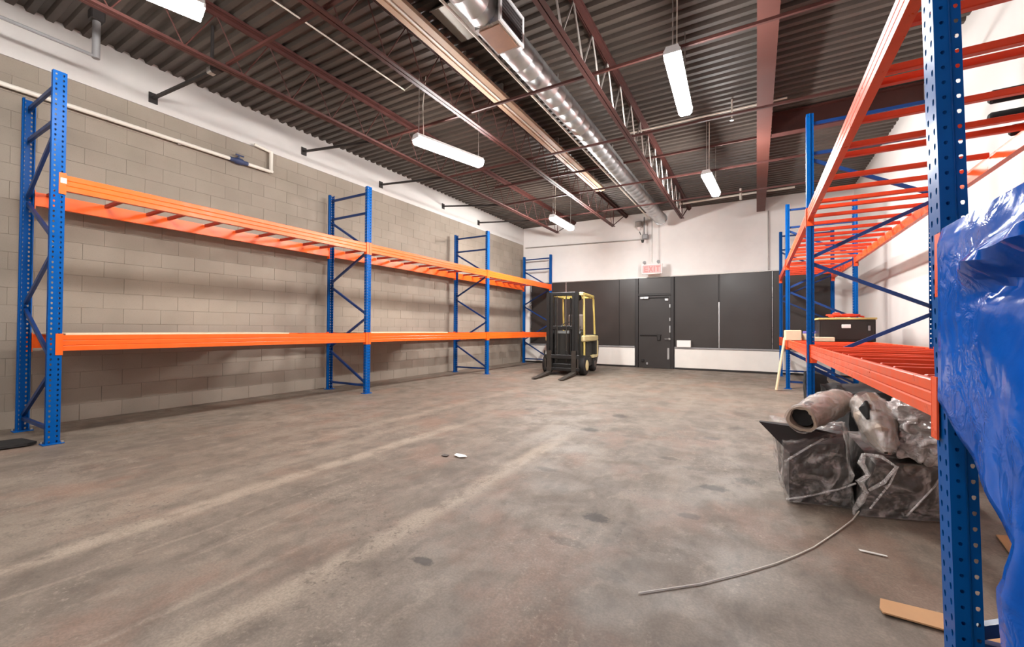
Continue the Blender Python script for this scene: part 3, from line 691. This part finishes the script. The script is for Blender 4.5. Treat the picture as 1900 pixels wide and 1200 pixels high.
# ------------------------------------------------------------ forklift
def forklift(x, y, rz):
    t = empty('forklift', (x, y, 0), rz)     # faces local -y, mast face at y = 0
    def P(name, a, b, mat, e=.01, par=None): return MB().bbox(a, b, e).build(name, mat, par or t)
    # mast
    for s in (-1, 1):
        MB().prism([(s * .33, -.02), (s * .41, -.02), (s * .41, .10), (s * .33, .10), (s * .33, .08), (s * .39, .08), (s * .39, .0), (s * .33, .0)], .12, 2.09, 'z').build('mast_rail', 'mast_black', t)
        MB().prism([(s * .25, .0), (s * .32, .0), (s * .32, .09), (s * .25, .09)], .14, 2.06, 'z').build('inner_rail', 'mast_black', t)
        MB().tube([(s * .2, .07, .3), (s * .2, .07, 1.2), (s * .2, .07, 1.21), (s * .2, .07, 1.95)], [.035, .035, .022, .022], 10).build('lift_cylinder', 'mast_black', t, True)
        MB().tube([(s * .12, -.03, .35), (s * .12, -.03, 2.0)], .012, 6).build('lift_chain', 'fork_steel', t)
    for z in (.2, 1.15, 2.0): P('mast_crossmember', (-.4, .03, z), (.4, .1, z + .09), 'mast_black')
    cr = P('carriage', (-.46, -.08, .42), (.46, -.03, .52), 'mast_black'); P('carriage_bar', (-.46, -.08, .12), (.46, -.03, .2), 'mast_black', .01, cr)
    for x_ in (-.44, .40): P('carriage_end', (x_, -.08, .18), (x_ + .04, -.03, .44), 'fork_steel', .005, cr)
    for x_ in (-.44, -.15, .13, .42): P('backrest_bar', (x_ - .015, -.07, .5), (x_ + .015, -.04, .62), 'mast_black', .004, cr)
    for s in (-1, 1):
        fk = MB().prism([(-.035, .62), (-.085, .62), (-.085, .10), (-1.12, .035), (-1.14, .03), (-1.14, .022), (-.06, .045), (-.035, .07)], s * .32 - .06, s * .32 + .06, 'x').build('fork', 'fork_steel', t)
    # chassis and bodywork
    P('chassis', (-.46, .16, .16), (.46, 1.35, .44), 'truck_dark', .03)
    P('step_panel', (-.5, .42, .3), (.5, .95, .40), 'truck_dark', .02)
    MB().prism([(.14, .40), (.42, .40), (.36, 1.02), (.22, 1.12), (.14, 1.05)], -.44, .44, 'x').build('dash_cowl', 'truck_dark', t)
    hood = MB().prism([(.72, .40), (1.52, .40), (1.52, .98), (1.42, 1.02), (.78, .98)], -.43, .43, 'x').build('battery_hood', 'truck_dark', t)
    P('side_rail', (-.52, .2, .84), (.52, 1.78, 1.0), 'truck_cream', .03); P('rear_corner', (.42, 1.70, .40), (.52, 1.80, .86), 'truck_cream', .02); P('rear_corner', (-.52, 1.70, .40), (-.42, 1.80, .86), 'truck_cream', .02)
    MB().prism([(1.28, .2), (1.72, .2), (1.84, .36), (1.28, .36)], -.49, .49, 'x').build('counterweight_base', 'truck_dark', t)
    cw = MB().prism([(1.52, .37), (1.86, .37), (1.92, .62), (1.88, .95), (1.78, 1.02), (1.52, 1.02)], -.5, .5, 'x').build('counterweight', 'truck_dark', t)
    P('counterweight_slot', (-.25, 1.90, .56), (.25, 1.93, .72), 'truck_dark', .005, cw)
    P('bumper', (-.51, 1.2, .38), (.51, 1.75, .46), 'truck_cream', .01)
    # overhead guard
    og = empty('overhead_guard'); og.parent = t
    for s in (-1, 1):
        MB().tube([(s * .48, .34, .42), (s * .47, .36, 1.0), (s * .45, .40, 1.9), (s * .43, .44, 2.06)], .027, 8).build('front_post', 'truck_yellow', og, True)
        MB().tube([(s * .45, 1.62, .98), (s * .44, 1.5, 1.98), (s * .42, 1.44, 2.06)], .027, 8).build('rear_post', 'truck_yellow', og, True)
        P('side_bar', (s * .43 - .03, .35, 2.03), (s * .43 + .03, 1.5, 2.1), 'truck_yellow', .01, og)
    P('front_bar', (-.46, .28, 2.02), (.46, .40, 2.1), 'truck_cream', .012, og); P('rear_bar', (-.46, 1.42, 2.02), (.46, 1.52, 2.1), 'truck_yellow', .012, og)
    rb = MB().bbox((-.014, .4, 2.05), (.014, 1.42, 2.085), .004).mesh('roof_bar', 'truck_yellow')
    for i in range(6): inst('roof_bar', rb, og, (-.33 + i * .132, 0, 0))
    wl_ = MB().tube([(.36, .34, 1.98), (.36, .26, 1.96)], [.05, .075], 12).build('work_lamp', 'chrome', og, True)
    # seat, wheel, tilt levers
    P('seat_cushion', (-.24, .86, 1.0), (.24, 1.3, 1.13), 'truck_dark', .04); P('seat_back', (-.23, 1.24, 1.1), (.23, 1.36, 1.58), 'mat_grey', .05)
    ring = [(.17 * math.cos(a), .5 + .13 * math.sin(a), 1.24 + .1 * math.sin(a)) for a in [i * math.pi / 8 for i in range(17)]]
    sw = MB().tube(ring, .014, 6).build('steering_wheel', 'truck_dark', t, True); MB().tube([(0, .3, 1.05), (0, .5, 1.24)], .025, 8).build('steering_column', 'truck_dark', t, True)
    for i in range(3): MB().tube([(.24 + i * .05, .34, 1.02), (.26 + i * .05, .4, 1.24)], .009, 6).build('lever', 'chrome', t)
    # wheels
    def wheel(name, cx, cy, r, wd):
        k = 24; m = MB(); m.tube([(cx - wd / 2, cy, r), (cx - wd / 2 + .02, cy, r), (cx - wd / 2 + .025, cy, r), (cx + wd / 2 - .025, cy, r), (cx + wd / 2 - .02, cy, r), (cx + wd / 2, cy, r)], [r * .86, r * .97, r, r, r * .97, r * .86], k)
        wv = m.build(name, 'rubber', t, True)
        for s in (-1, 1): MB().tube([(cx + s * (wd / 2 - .005), cy, r), (cx + s * (wd / 2 + .012), cy, r)], [r * .56, r * .5], 16).build('rim', 'truck_cream' if name == 'drive_wheel' else 'mat_grey', wv, True)
    for s in (-1, 1): wheel('drive_wheel', s * .47, .30, .25, .18); wheel('steer_wheel', s * .42, 1.47, .20, .16)
    MB().tube([(-.42, 1.47, .2), (.42, 1.47, .2)], .05, 8).build('axle', 'truck_dark', t)
    return tag(t, 'cream and black electric forklift parked by the back wall, forks lowered', 'forklift')
forklift(-4.22, 9.82, math.radians(6))

# ------------------------------------------------------------ crumpled shapes
def crumple(size, sub=5, amp=.04, freq=4.0, seed=0, sq=.5, flat=True, taper=0.0):
    """a rounded box squeezed into a bundle; sq 0 = ellipsoid, 1 = box"""
    bm = bmesh.new(); bmesh.ops.create_cube(bm, size=2); bmesh.ops.subdivide_edges(bm, edges=bm.edges, cuts=2 ** sub // 2, use_grid_fill=True)
    m = MB(); off = Vector((seed * 3.1, seed * 1.7, seed * .9)); vs = []
    for v in bm.verts:
        p = v.co.copy(); e = p.normalized() * 1.12; q = p * sq + e * (1 - sq)
        k = 1 + taper * (q.z * .5 + .5); w_ = Vector((q.x * k * size[0] / 2, q.y * k * size[1] / 2, q.z * size[2] / 2))
        d = noise.noise(w_ * freq + off); d2 = abs(noise.noise(w_ * freq * 2.1 + off * 2)); d3 = noise.noise(w_ * freq * 5 + off)
        w_ += p.normalized() * (d * amp + (d2 - .25) * amp * 1.1 + d3 * amp * .25)
        if flat: w_.z = max(w_.z, -size[2] / 2)
        vs.append(w_ + Vector((0, 0, size[2] / 2)))
    bm.verts.index_update(); m.add(vs, [[v.index for v in f.verts] for f in bm.faces]); bm.free(); return m

def hexa(c, sub=10, amp=.012, freq=7, seed=1):
    """crumpled sheet-wrapped block from eight corners (bottom 4, top 4, both anticlockwise)"""
    c = [Vector(p) for p in c]; faces = [(0, 3, 2, 1), (4, 5, 6, 7), (0, 1, 5, 4), (1, 2, 6, 5), (2, 3, 7, 6), (3, 0, 4, 7)]
    m = MB(); ctr = sum(c, Vector()) / 8
    for f in faces:
        a, b, d, e = [c[i] for i in f]; vs = []
        for i in range(sub + 1):
            for j in range(sub + 1):
                u, v = i / sub, j / sub; p = a * (1 - u) * (1 - v) + b * u * (1 - v) + d * u * v + e * (1 - u) * v
                n_ = (p - ctr).normalized(); k = noise.noise(p * freq + Vector((seed, 0, 0))) * amp + (abs(noise.noise(p * freq * 2.3 + Vector((0, seed, 0)))) - .2) * amp
                p = p + n_ * k; p.z = max(p.z, .004 if p.z < .02 else p.z); vs.append(p)
        fs = [(i * (sub + 1) + j, (i + 1) * (sub + 1) + j, (i + 1) * (sub + 1) + j + 1, i * (sub + 1) + j + 1) for i in range(sub) for j in range(sub)]
        m.add(vs, fs)
    bm = bmesh.new(); me = bpy.data.meshes.new('t'); me.from_pydata(m.v, [], m.f); bm.from_mesh(me); bmesh.ops.remove_doubles(bm, verts=bm.verts, dist=.0008)
    bm.verts.index_update(); m2 = MB(); m2.add([v.co.copy() for v in bm.verts], [[v.index for v in f.verts] for f in bm.faces]); bm.free(); bpy.data.meshes.remove(me); return m2
def scaled(mb, c, k):
    m = MB(); c = Vector(c); m.v = [tuple(c + (Vector(p) - c) * k) for p in mb.v]; m.f = list(mb.f); return m

# dark mats wrapped in film, front left of the pile
b1 = empty('wrapped_bundle', (.36, 3.7, 0))
h1 = hexa([(-.17, -.29, 0), (.17, -.22, 0), (.22, .36, 0), (-.2, .34, 0), (-.17, -.30, .36), (.14, -.22, .42), (.2, .38, .42), (-.24, .34, .40)], 10, .014, 7, 3)
h1.build('mat_stack', 'mat_black', b1)
MB().add([(-.17, -.31, .33), (-.345, -.27, .51), (-.1, -.24, .49), (.1, -.2, .45), (-.17, -.28, .33), (-.34, -.25, .515), (-.1, -.2, .50), (.1, -.16, .46)], [(0, 1, 2, 3), (4, 7, 6, 5), (0, 4, 5, 1), (1, 5, 6, 2), (2, 6, 7, 3), (3, 7, 4, 0)]).build('mat_corner', 'mat_black', b1)
fv = scaled(hexa([(-.18, -.31, 0), (.18, -.235, 0), (.23, .37, 0), (-.21, .35, 0), (-.2, -.33, .40), (.15, -.24, .45), (.21, .4, .45), (-.25, .36, .43)], 14, .03, 9, 8), (0, 0, .2), 1.03)
for i, p in enumerate(fv.v): fv.v[i] = (p[0], p[1], max(p[2], .006))
fv.build('film_wrap', 'clear_film', b1)
MB().tube([(-.19, -.325, .02), (-.05, -.315, .07), (.1, -.28, .13), (.19, -.24, .17)], .006, 6).tube([(-.2, -.33, .27), (-.09, -.31, .36), (.02, -.27, .44)], .007, 6).build('film_fold', 'cloudy_film', b1)
tag(b1, 'dark mat bundle in clear film with pointed corner, at the front left of the pile', 'bundle')
b2 = empty('wrapped_bundle', (.80, 3.72, 0))
h2 = hexa([(-.25, -.36, 0), (.24, -.18, 0), (.28, .5, 0), (-.2, .5, 0), (-.16, -.33, .32), (.26, -.17, .34), (.28, .5, .34), (-.18, .5, .34)], 10, .012, 6, 5)
h2.build('mat_stack', 'mat_black', b2)
f2 = scaled(hexa([(-.25, -.37, 0), (.25, -.19, 0), (.29, .51, 0), (-.21, .51, 0), (-.17, -.35, .33), (.27, -.18, .35), (.29, .51, .35), (-.19, .51, .35)], 14, .022, 8, 6), (0, 0, .15), 1.025)
for i, p in enumerate(f2.v): f2.v[i] = (p[0], p[1], max(p[2], .006))
f2.build('film_wrap', 'clear_film', b2)
MB().tube([(-.2, -.37, .06), (-.1, -.34, .22), (-.06, -.33, .33)], .006, 6).tube([(-.02, -.31, .03), (.12, -.26, .22), (.18, -.22, .33)], .005, 6).build('film_fold', 'cloudy_film', b2)
tag(b2, 'dark mat bundle in clear film beside the foreground blue post', 'bundle')
# rolled sleeve with an open end
rl = empty('wrapped_roll', (.42, 3.75, .462))
def sleeve(path, radii, k=26, wall=.016, amp=.022, seed=2):
    m = MB(); P_ = [Vector(p) for p in path]; n = len(P_); rings = []
    for inner in (0, 1):
        for i, p in enumerate(P_):
            d = (P_[min(i + 1, n - 1)] - P_[max(i - 1, 0)]).normalized(); a = d.cross(Vector((0, 0, 1))).normalized(); b = a.cross(d).normalized()
            for j in range(k):
                th = 2 * math.pi * j / k; u = a * math.cos(th) + b * math.sin(th); r = radii[i] - (wall if inner else 0)
                q = p + u * r; r += noise.noise(q * 14 + Vector((seed, 0, 0))) * amp + (abs(noise.noise(q * 26)) - .2) * amp * .6; m.v.append(tuple(p + u * max(r, .01)))
    N = n * k
    for i in range(n - 1):
        for j in range(k):
            a, b, c, d = i * k + j, i * k + (j + 1) % k, (i + 1) * k + (j + 1) % k, (i + 1) * k + j
            m.f += [(a, b, c, d), (N + d, N + c, N + b, N + a)]
    for j in range(k): m.f += [(j, N + j, N + (j + 1) % k, (j + 1) % k), ((n - 1) * k + j, (n - 1) * k + (j + 1) % k, N + (n - 1) * k + (j + 1) % k, N + (n - 1) * k + j)]
    return m
def lerp_path(a, b, n, sag=0.0): return [Vector(a).lerp(Vector(b), i / (n - 1)) + Vector((0, 0, sag * math.sin(math.pi * i / (n - 1)))) for i in range(n)]
sl1 = sleeve(lerp_path((-.165, -.40, .107), (.16, .30, .16), 12, .01), [.085, .082, .086, .09, .094, .096, .096, .094, .09, .086, .08, .06])
sl1.build('roll', 'kraft_grey', rl, True)
MB().tube([(-.155, -.37, .12), (-.1, -.26, .145)], .066, 16).build('shade_plug', 'fabric_black', rl)  # black plug standing in for the shade inside the open end
sleeve(lerp_path((-.17, -.41, .107), (.165, .31, .16), 14, .012), [.094, .09, .092, .096, .1, .104, .106, .106, .104, .1, .096, .09, .085, .07], 24, .004, .012, 9).build('film_wrap', 'clear_film', rl)
tag(rl, 'grey-brown roll with open dark end lying on top of the bundles', 'roll')
r2 = empty('folded_sleeve', (.635, 3.58, .40))
sleeve(lerp_path((.035, -.27, .02), (.02, .26, .24), 12, .06), [.015, .055, .075, .085, .09, .092, .094, .094, .09, .085, .07, .03], 22, .01, .034, 4).build('sleeve', 'kraft_grey', r2)
MB().tube([(-.015, -.03, .285), (-.035, -.1, .245), (-.03, -.16, .195)], [.01, .03, .008], 14).build('slit_shade', 'fabric_black', r2, True)  # black solid standing in for the shade within the sleeve's opening
sleeve(lerp_path((.035, -.28, .02), (.02, .27, .24), 12, .062), [.02, .062, .084, .094, .1, .102, .104, .104, .1, .094, .08, .04], 22, .004, .03, 12).build('film_wrap', 'clear_film', r2)
tag(r2, 'crumpled grey padded sleeve slumped over the front of the bundles', 'sleeve')
hp = empty('plastic_heap', (.91, 3.64, .35))
crumple((.36, .46, .34), 6, .06, 7, 11, .45, False).build('crumpled_film', 'sheen_film', hp)
crumple((.27, .34, .24), 4, .04, 7, 15, .4, False).build('grey_filling', 'kraft_grey', hp)
tag(hp, 'shiny heap of crumpled clear plastic under the lower right shelf', 'plastic')
tg = empty('film_tangle', (.53, 3.42, .0))
MB().tube([(.05, -.03, .38), (.03, -.06, .33), (.06, -.09, .27), (.02, -.08, .22), (.05, -.08, .16), (.03, -.06, .1), (.0, -.04, .03), (-.01, -.08, .01)], [.012, .02, .014, .022, .014, .02, .012, .006], 7).build('strand', 'cloudy_film', tg)
MB().tube([(.05, -.03, .38), (.13, -.05, .38), (.19, -.09, .34), (.13, -.1, .24), (.06, -.1, .18)], [.008, .012, .01, .012, .008], 6).build('strand', 'cloudy_film', tg)
tag(tg, 'twisted tangle of clear film hanging between the two dark bundles', 'plastic')
pile = [((1.0, 5.3), (.62, .85, .62), 21, 'black fabric sack slumped under the right shelf behind the bundles'), ((1.05, 4.55), (.55, .5, .5), 23, 'black fabric sack right behind the shiny plastic heap'), ((.88, 6.35), (.4, .4, .5), 24, 'small black sack standing beyond the second right frame')]
for (x, y), s3, sd, lb in pile:
    tag(crumple(s3, 4, .05, 3.5, sd, .6).build('fabric_sack', 'fabric_black', None, True, (x, y, 0)), lb, 'sack')
tag(crumple((.3, .35, .5), 4, .03, 4, 31, .7).build('fabric_sack', 'fabric_black', None, True, (.82, 8.3, 0)), 'narrow black sack standing far under the right shelf', 'sack')
cbd = MB().bbox((-.12, -.09, 0), (.12, .09, .015), .003).build('cardboard_piece', 'cardboard', None, False, (.80, 4.22, .52)); cbd.rotation_euler = (.35, .1, .3)
tag(cbd, 'small tan cardboard piece wedged on the pile behind the plastic heap', 'cardboard')
sheet = MB(); n = 12
for i in range(n + 1):
    for j in range(n + 1):
        x = -.32 + .5 * i / n; y = -.6 + 1.2 * j / n; sheet.v.append((x, y, .012 + .05 * max(0, noise.noise(Vector((x * 7, y * 5, 2)))) + .03 * abs(noise.noise(Vector((x * 14, y * 12, 4))))))
sheet.f = [(i * (n + 1) + j, (i + 1) * (n + 1) + j, (i + 1) * (n + 1) + j + 1, i * (n + 1) + j + 1) for i in range(n) for j in range(n)]
so = sheet.build('plastic_sheet', 'cloudy_film', None, False, (.50, 4.95, 0)); sm = so.modifiers.new('thick', 'SOLIDIFY'); sm.thickness = .003
tag(so, 'loose clear plastic sheet on the floor by the second right frame', 'plastic')
st = MB().tube([(.55, 3.36, .03), (.50, 3.25, .008), (.40, 3.03, .006), (.26, 2.74, .006), (.17, 2.59, .006), (.082, 2.457, .006), (-.053, 2.282, .006), (-.219, 2.086, .006), (-.443, 1.877, .006)], .0035, 6).build('plastic_strand', 'pipe_white', None, True)
tag(st, 'long thin pale strand of plastic trailing from the bundles across the floor', 'strand')

# ------------------------------------------------------------ things on the right shelves
ch = empty('tool_chest', (1.29, 9.05, rzl + .002))
MB().bbox((-.37, -.28, 0), (.37, .28, .36), .008).build('body', 'chest_black', ch); MB().bbox((-.385, -.29, .36), (.385, .29, .392), .006).build('lid', 'chest_lid', ch)
dr = MB().bbox((-.34, -.292, .03), (.34, -.28, .33), .004).build('drawer', 'chest_black', ch); MB().bbox((-.07, -.3, .22), (.05, -.291, .28), .004).build('label_holder', 'sticker', dr); MB().bbox((.27, -.3, .18), (.3, -.291, .26), .004).build('latch', 'pipe_grey', dr)
tag(ch, 'black chest with yellowish lid and white label on the lower right shelf', 'chest')
rs = empty('strap_bundle', (1.25, 9.0, rzl + .396))
pts = []
for i in range(60):
    a = i * .55; r = .1 + .05 * math.sin(i * 1.3); pts.append((r * 1.5 * math.cos(a) + .02, r * math.sin(a), .02 + .035 * abs(math.sin(i * .37))))
MB().tube(pts, .013, 6).build('strap', 'strap_red', rs, True); MB().bbox((-.12, -.06, .01), (-.02, .03, .09), .015).build('buckle', 'strap_red', rs); MB().tube([(.1, 0, .03), (.2, .02, .035), (.3, -.03, .015)], .014, 6).build('strap_tail', 'strap_red', rs)
tag(rs, 'tangled red strap lying on top of the black chest', 'strap')
c1 = empty('carton', (.58, 9.35, rzl + .002), .05); MB().bbox((-.12, -.16, 0), (.12, .16, .18), .005).build('body', 'plywood', c1); MB().bbox((-.122, -.02, .002), (.122, .02, .183), .002).build('tape', 'timber', c1)
tag(c1, 'small pale carton on the front edge of the lower right shelf', 'carton')
c2 = empty('carton', (.88, 9.5, rzl + .002), -.1); MB().bbox((-.14, -.14, 0), (.14, .14, .12), .005).build('body', 'plywood', c2); MB().bbox((-.13, -.13, .12), (.13, .13, .165), .01).build('purple_pack', 'purple_film', c2)
tag(c2, 'pale box with purple wrapping on the lower right shelf near the chest', 'carton')
c3 = MB().bbox((-.14, -.1, 0), (.14, .1, .07), .006).build('wood_block', 'plywood', None, False, (.95, 8.55, rzl + .002))
tag(c3, 'flat pale wood block in front of the black chest', 'block')
wd = MB().bar((.33, 9.55, .012), (.472, 9.60, 1.02), .07, .02).build('timber_stick', 'timber'); tag(wd, 'pale timber stick leaning against the lower right shelf', 'timber')
for (xa, ya), (xb, yb), z, lb in (((1.25, 3.72), (2.02, 3.68), rzu + .042, 'black foam tube on the upper right shelf, nearer one'), ((1.37, 4.09), (2.04, 4.06), rzu + .042, 'black foam tube on the upper right shelf, middle one'), ((1.58, 4.40), (2.05, 4.36), rzu + .042, 'black foam tube on the upper right shelf, farther one by the rear beam')):
    d = Vector((xb - xa, yb - ya, 0)).normalized() * .012
    tag(MB().tube([(xa, ya, z), (xa + d.x, ya + d.y, z), (xb - d.x, yb - d.y, z), (xb, yb, z)], [.03, .04, .04, .03], 14).build('foam_tube', 'foam_black', None, True), lb, 'foam tube')

# ------------------------------------------------------------ blue tarp
def tarp():
    ys = [-.6 + 2.48 * i / 84 for i in range(85)]; nz = 34
    def off(y, z):
        p = Vector((0, y * 1.0, z))
        o = .030 * noise.noise(Vector((y * 2.2, z * .9, 3.3))) + .018 * noise.noise(Vector((y * 5, z * 3.5, 7))) + .012 * (abs(noise.noise(Vector((y * 7 + z * 5, z * 6 - y * 4, 1)))) - .2)
        o += .008 * noise.noise(Vector((y * 16, z * 16, 5)))
        free = max(.12, min(1, (1.75 - y) / .6)); o *= free
        # sagging fold just below the top edge
        zc = 1.315 + .10 * (1.55 - y); g = math.exp(-((z - zc) / .035) ** 2) * max(0, min(1, (1.72 - y) / .2)); o -= .055 * g
        g2 = math.exp(-((z - zc + .065) / .03) ** 2) * max(0, min(1, (1.7 - y) / .2)); o += .03 * g2
        # vertical folds that open towards the hem
        k = max(0, min(1, (1.2 - z) / .8)); o -= free * k * (.04 * math.sin(y * 13 + z * 2) + .02 * math.sin(y * 29 + 1))
        return o
    rows = []; m = MB(); idx = {}
    def vid(p):
        m.v.append(tuple(p)); return len(m.v) - 1
    top = []
    grid = []
    XF = .533
    Z1 = 1.478
    for y in ys:
        col = []
        # over the top onto the shelf
        for q in range(6):
            x = 1.15 - (1.15 - XF - .02) * q / 5; col.append(vid((x, y, Z1 + .012 + .02 * noise.noise(Vector((x * 5, y * 5, 9))))))
        zb = .675 if y <= 1.39 else .675 + (y - 1.39) * .50
        zb += .012 * noise.noise(Vector((y * 9, 0, 0)))
        for r in range(nz + 1):
            z = Z1 - (Z1 - zb) * r / nz; edge = max(0, 1 - r / 3)
            col.append(vid((XF - .022 + off(y, z) * (1 - .7 * edge) + .012 * edge, y, z)))
        grid.append(col)
    for i in range(len(ys) - 1):
        for j in range(len(grid[0]) - 1): m.f.append((grid[i][j], grid[i + 1][j], grid[i + 1][j + 1], grid[i][j + 1]))
    # lower part, hanging to the floor, with its free edge swung out a little
    last = max(i for i, y in enumerate(ys) if y <= 1.39); low = []
    for i in range(last + 1):
        y = ys[i]; col = [grid[i][-1]]; t_ = max(0, (y - .9) / .49)
        for r in range(1, 21):
            z = .675 - (.675 - .012) * r / 20; fl = min(1, r / 4)
            col.append(vid((XF - .022 + off(y, z) - .01 * fl, y + .07 * fl * t_ ** 2 + .012 * noise.noise(Vector((z * 6, y, 2))) * t_, z)))
        low.append(col)
    for i in range(len(low) - 1):
        for j in range(20): m.f.append((low[i][j], low[i + 1][j], low[i + 1][j + 1], low[i][j + 1]))
    o = m.build('tarpaulin', 'blue_tarp', None, True); s = o.modifiers.new('thick', 'SOLIDIFY'); s.thickness = .002; s.offset = 0
    return tag(o, 'bright blue plastic tarp draped over the shelf at the right edge', 'tarp')
tarp()

# ------------------------------------------------------------ litter on the floor
def flat_piece(name, pts, mat, label, cat, loc, th=.004, lift=0.0, bend=0.0):
    m = MB(); cx = sum(p[0] for p in pts) / len(pts); cy = sum(p[1] for p in pts) / len(pts)
    zz = lambda p: lift + bend * (abs(p[0] - cx) + abs(p[1] - cy)); n = len(pts)
    m.add([(p[0], p[1], zz(p)) for p in pts] + [(cx, cy, lift)] + [(p[0], p[1], zz(p) + th) for p in pts] + [(cx, cy, lift + th)],
          [(i, (i + 1) % n, n) for i in range(n)] + [(n + 1 + i, n + 1 + (i + 1) % n, 2 * n + 1) for i in range(n)] + [(i, (i + 1) % n, n + 1 + (i + 1) % n, n + 1 + i) for i in range(n)])
    return tag(m.build(name, mat, None, False, loc), label, cat)
flat_piece('cardboard_sheet', [(-.187, .05), (.26, .056), (.25, -.085), (-.2, -.06), (-.205, -.03)], 'cardboard', 'tan cardboard sheet on the floor in front of the foreground post', 'cardboard', (.64, 2.30, .002), .006, .006)
flat_piece('cardboard_sheet', [(0, .0), (.3, .1), (.3, -.5), (-.06, -.42)], 'cardboard', 'tan cardboard sheet on the floor beyond the blue tarp', 'cardboard', (1.16, 3.42, .002), .006, .004)
flat_piece('paper_strip', [(-.05, .012), (.06, .006), (.062, -.008), (-.046, -.004)], 'paper', 'white paper strip on the floor before the dark bundles', 'paper', (.51, 2.82, .001), .002, 0, .1)
flat_piece('paper_scrap', [(-.03, .03), (.06, .04), (.11, .0), (.05, -.035), (-.02, -.02)], 'paper', 'crumpled white paper scrap in the middle of the floor', 'paper', (-2.33, 3.06, .001), .002, 0, .16)
flat_piece('dark_scrap', [(-.03, .02), (.03, .025), (.035, -.02), (-.025, -.02)], 'mat_grey', 'small grey scrap beside the white paper on the floor', 'scrap', (-2.43, 3.01, .001), .004, 0, .1)
flat_piece('rubber_mat', [(-.16, -.5), (.05, -.6), (.14, .14), (.1, .21), (-.2, .17), (-.3, -.2)], 'rubber', 'black rubber mat on the floor at the left edge by the nearest frame', 'mat', (-6.15, 1.05, .002), .022, 0, .02)
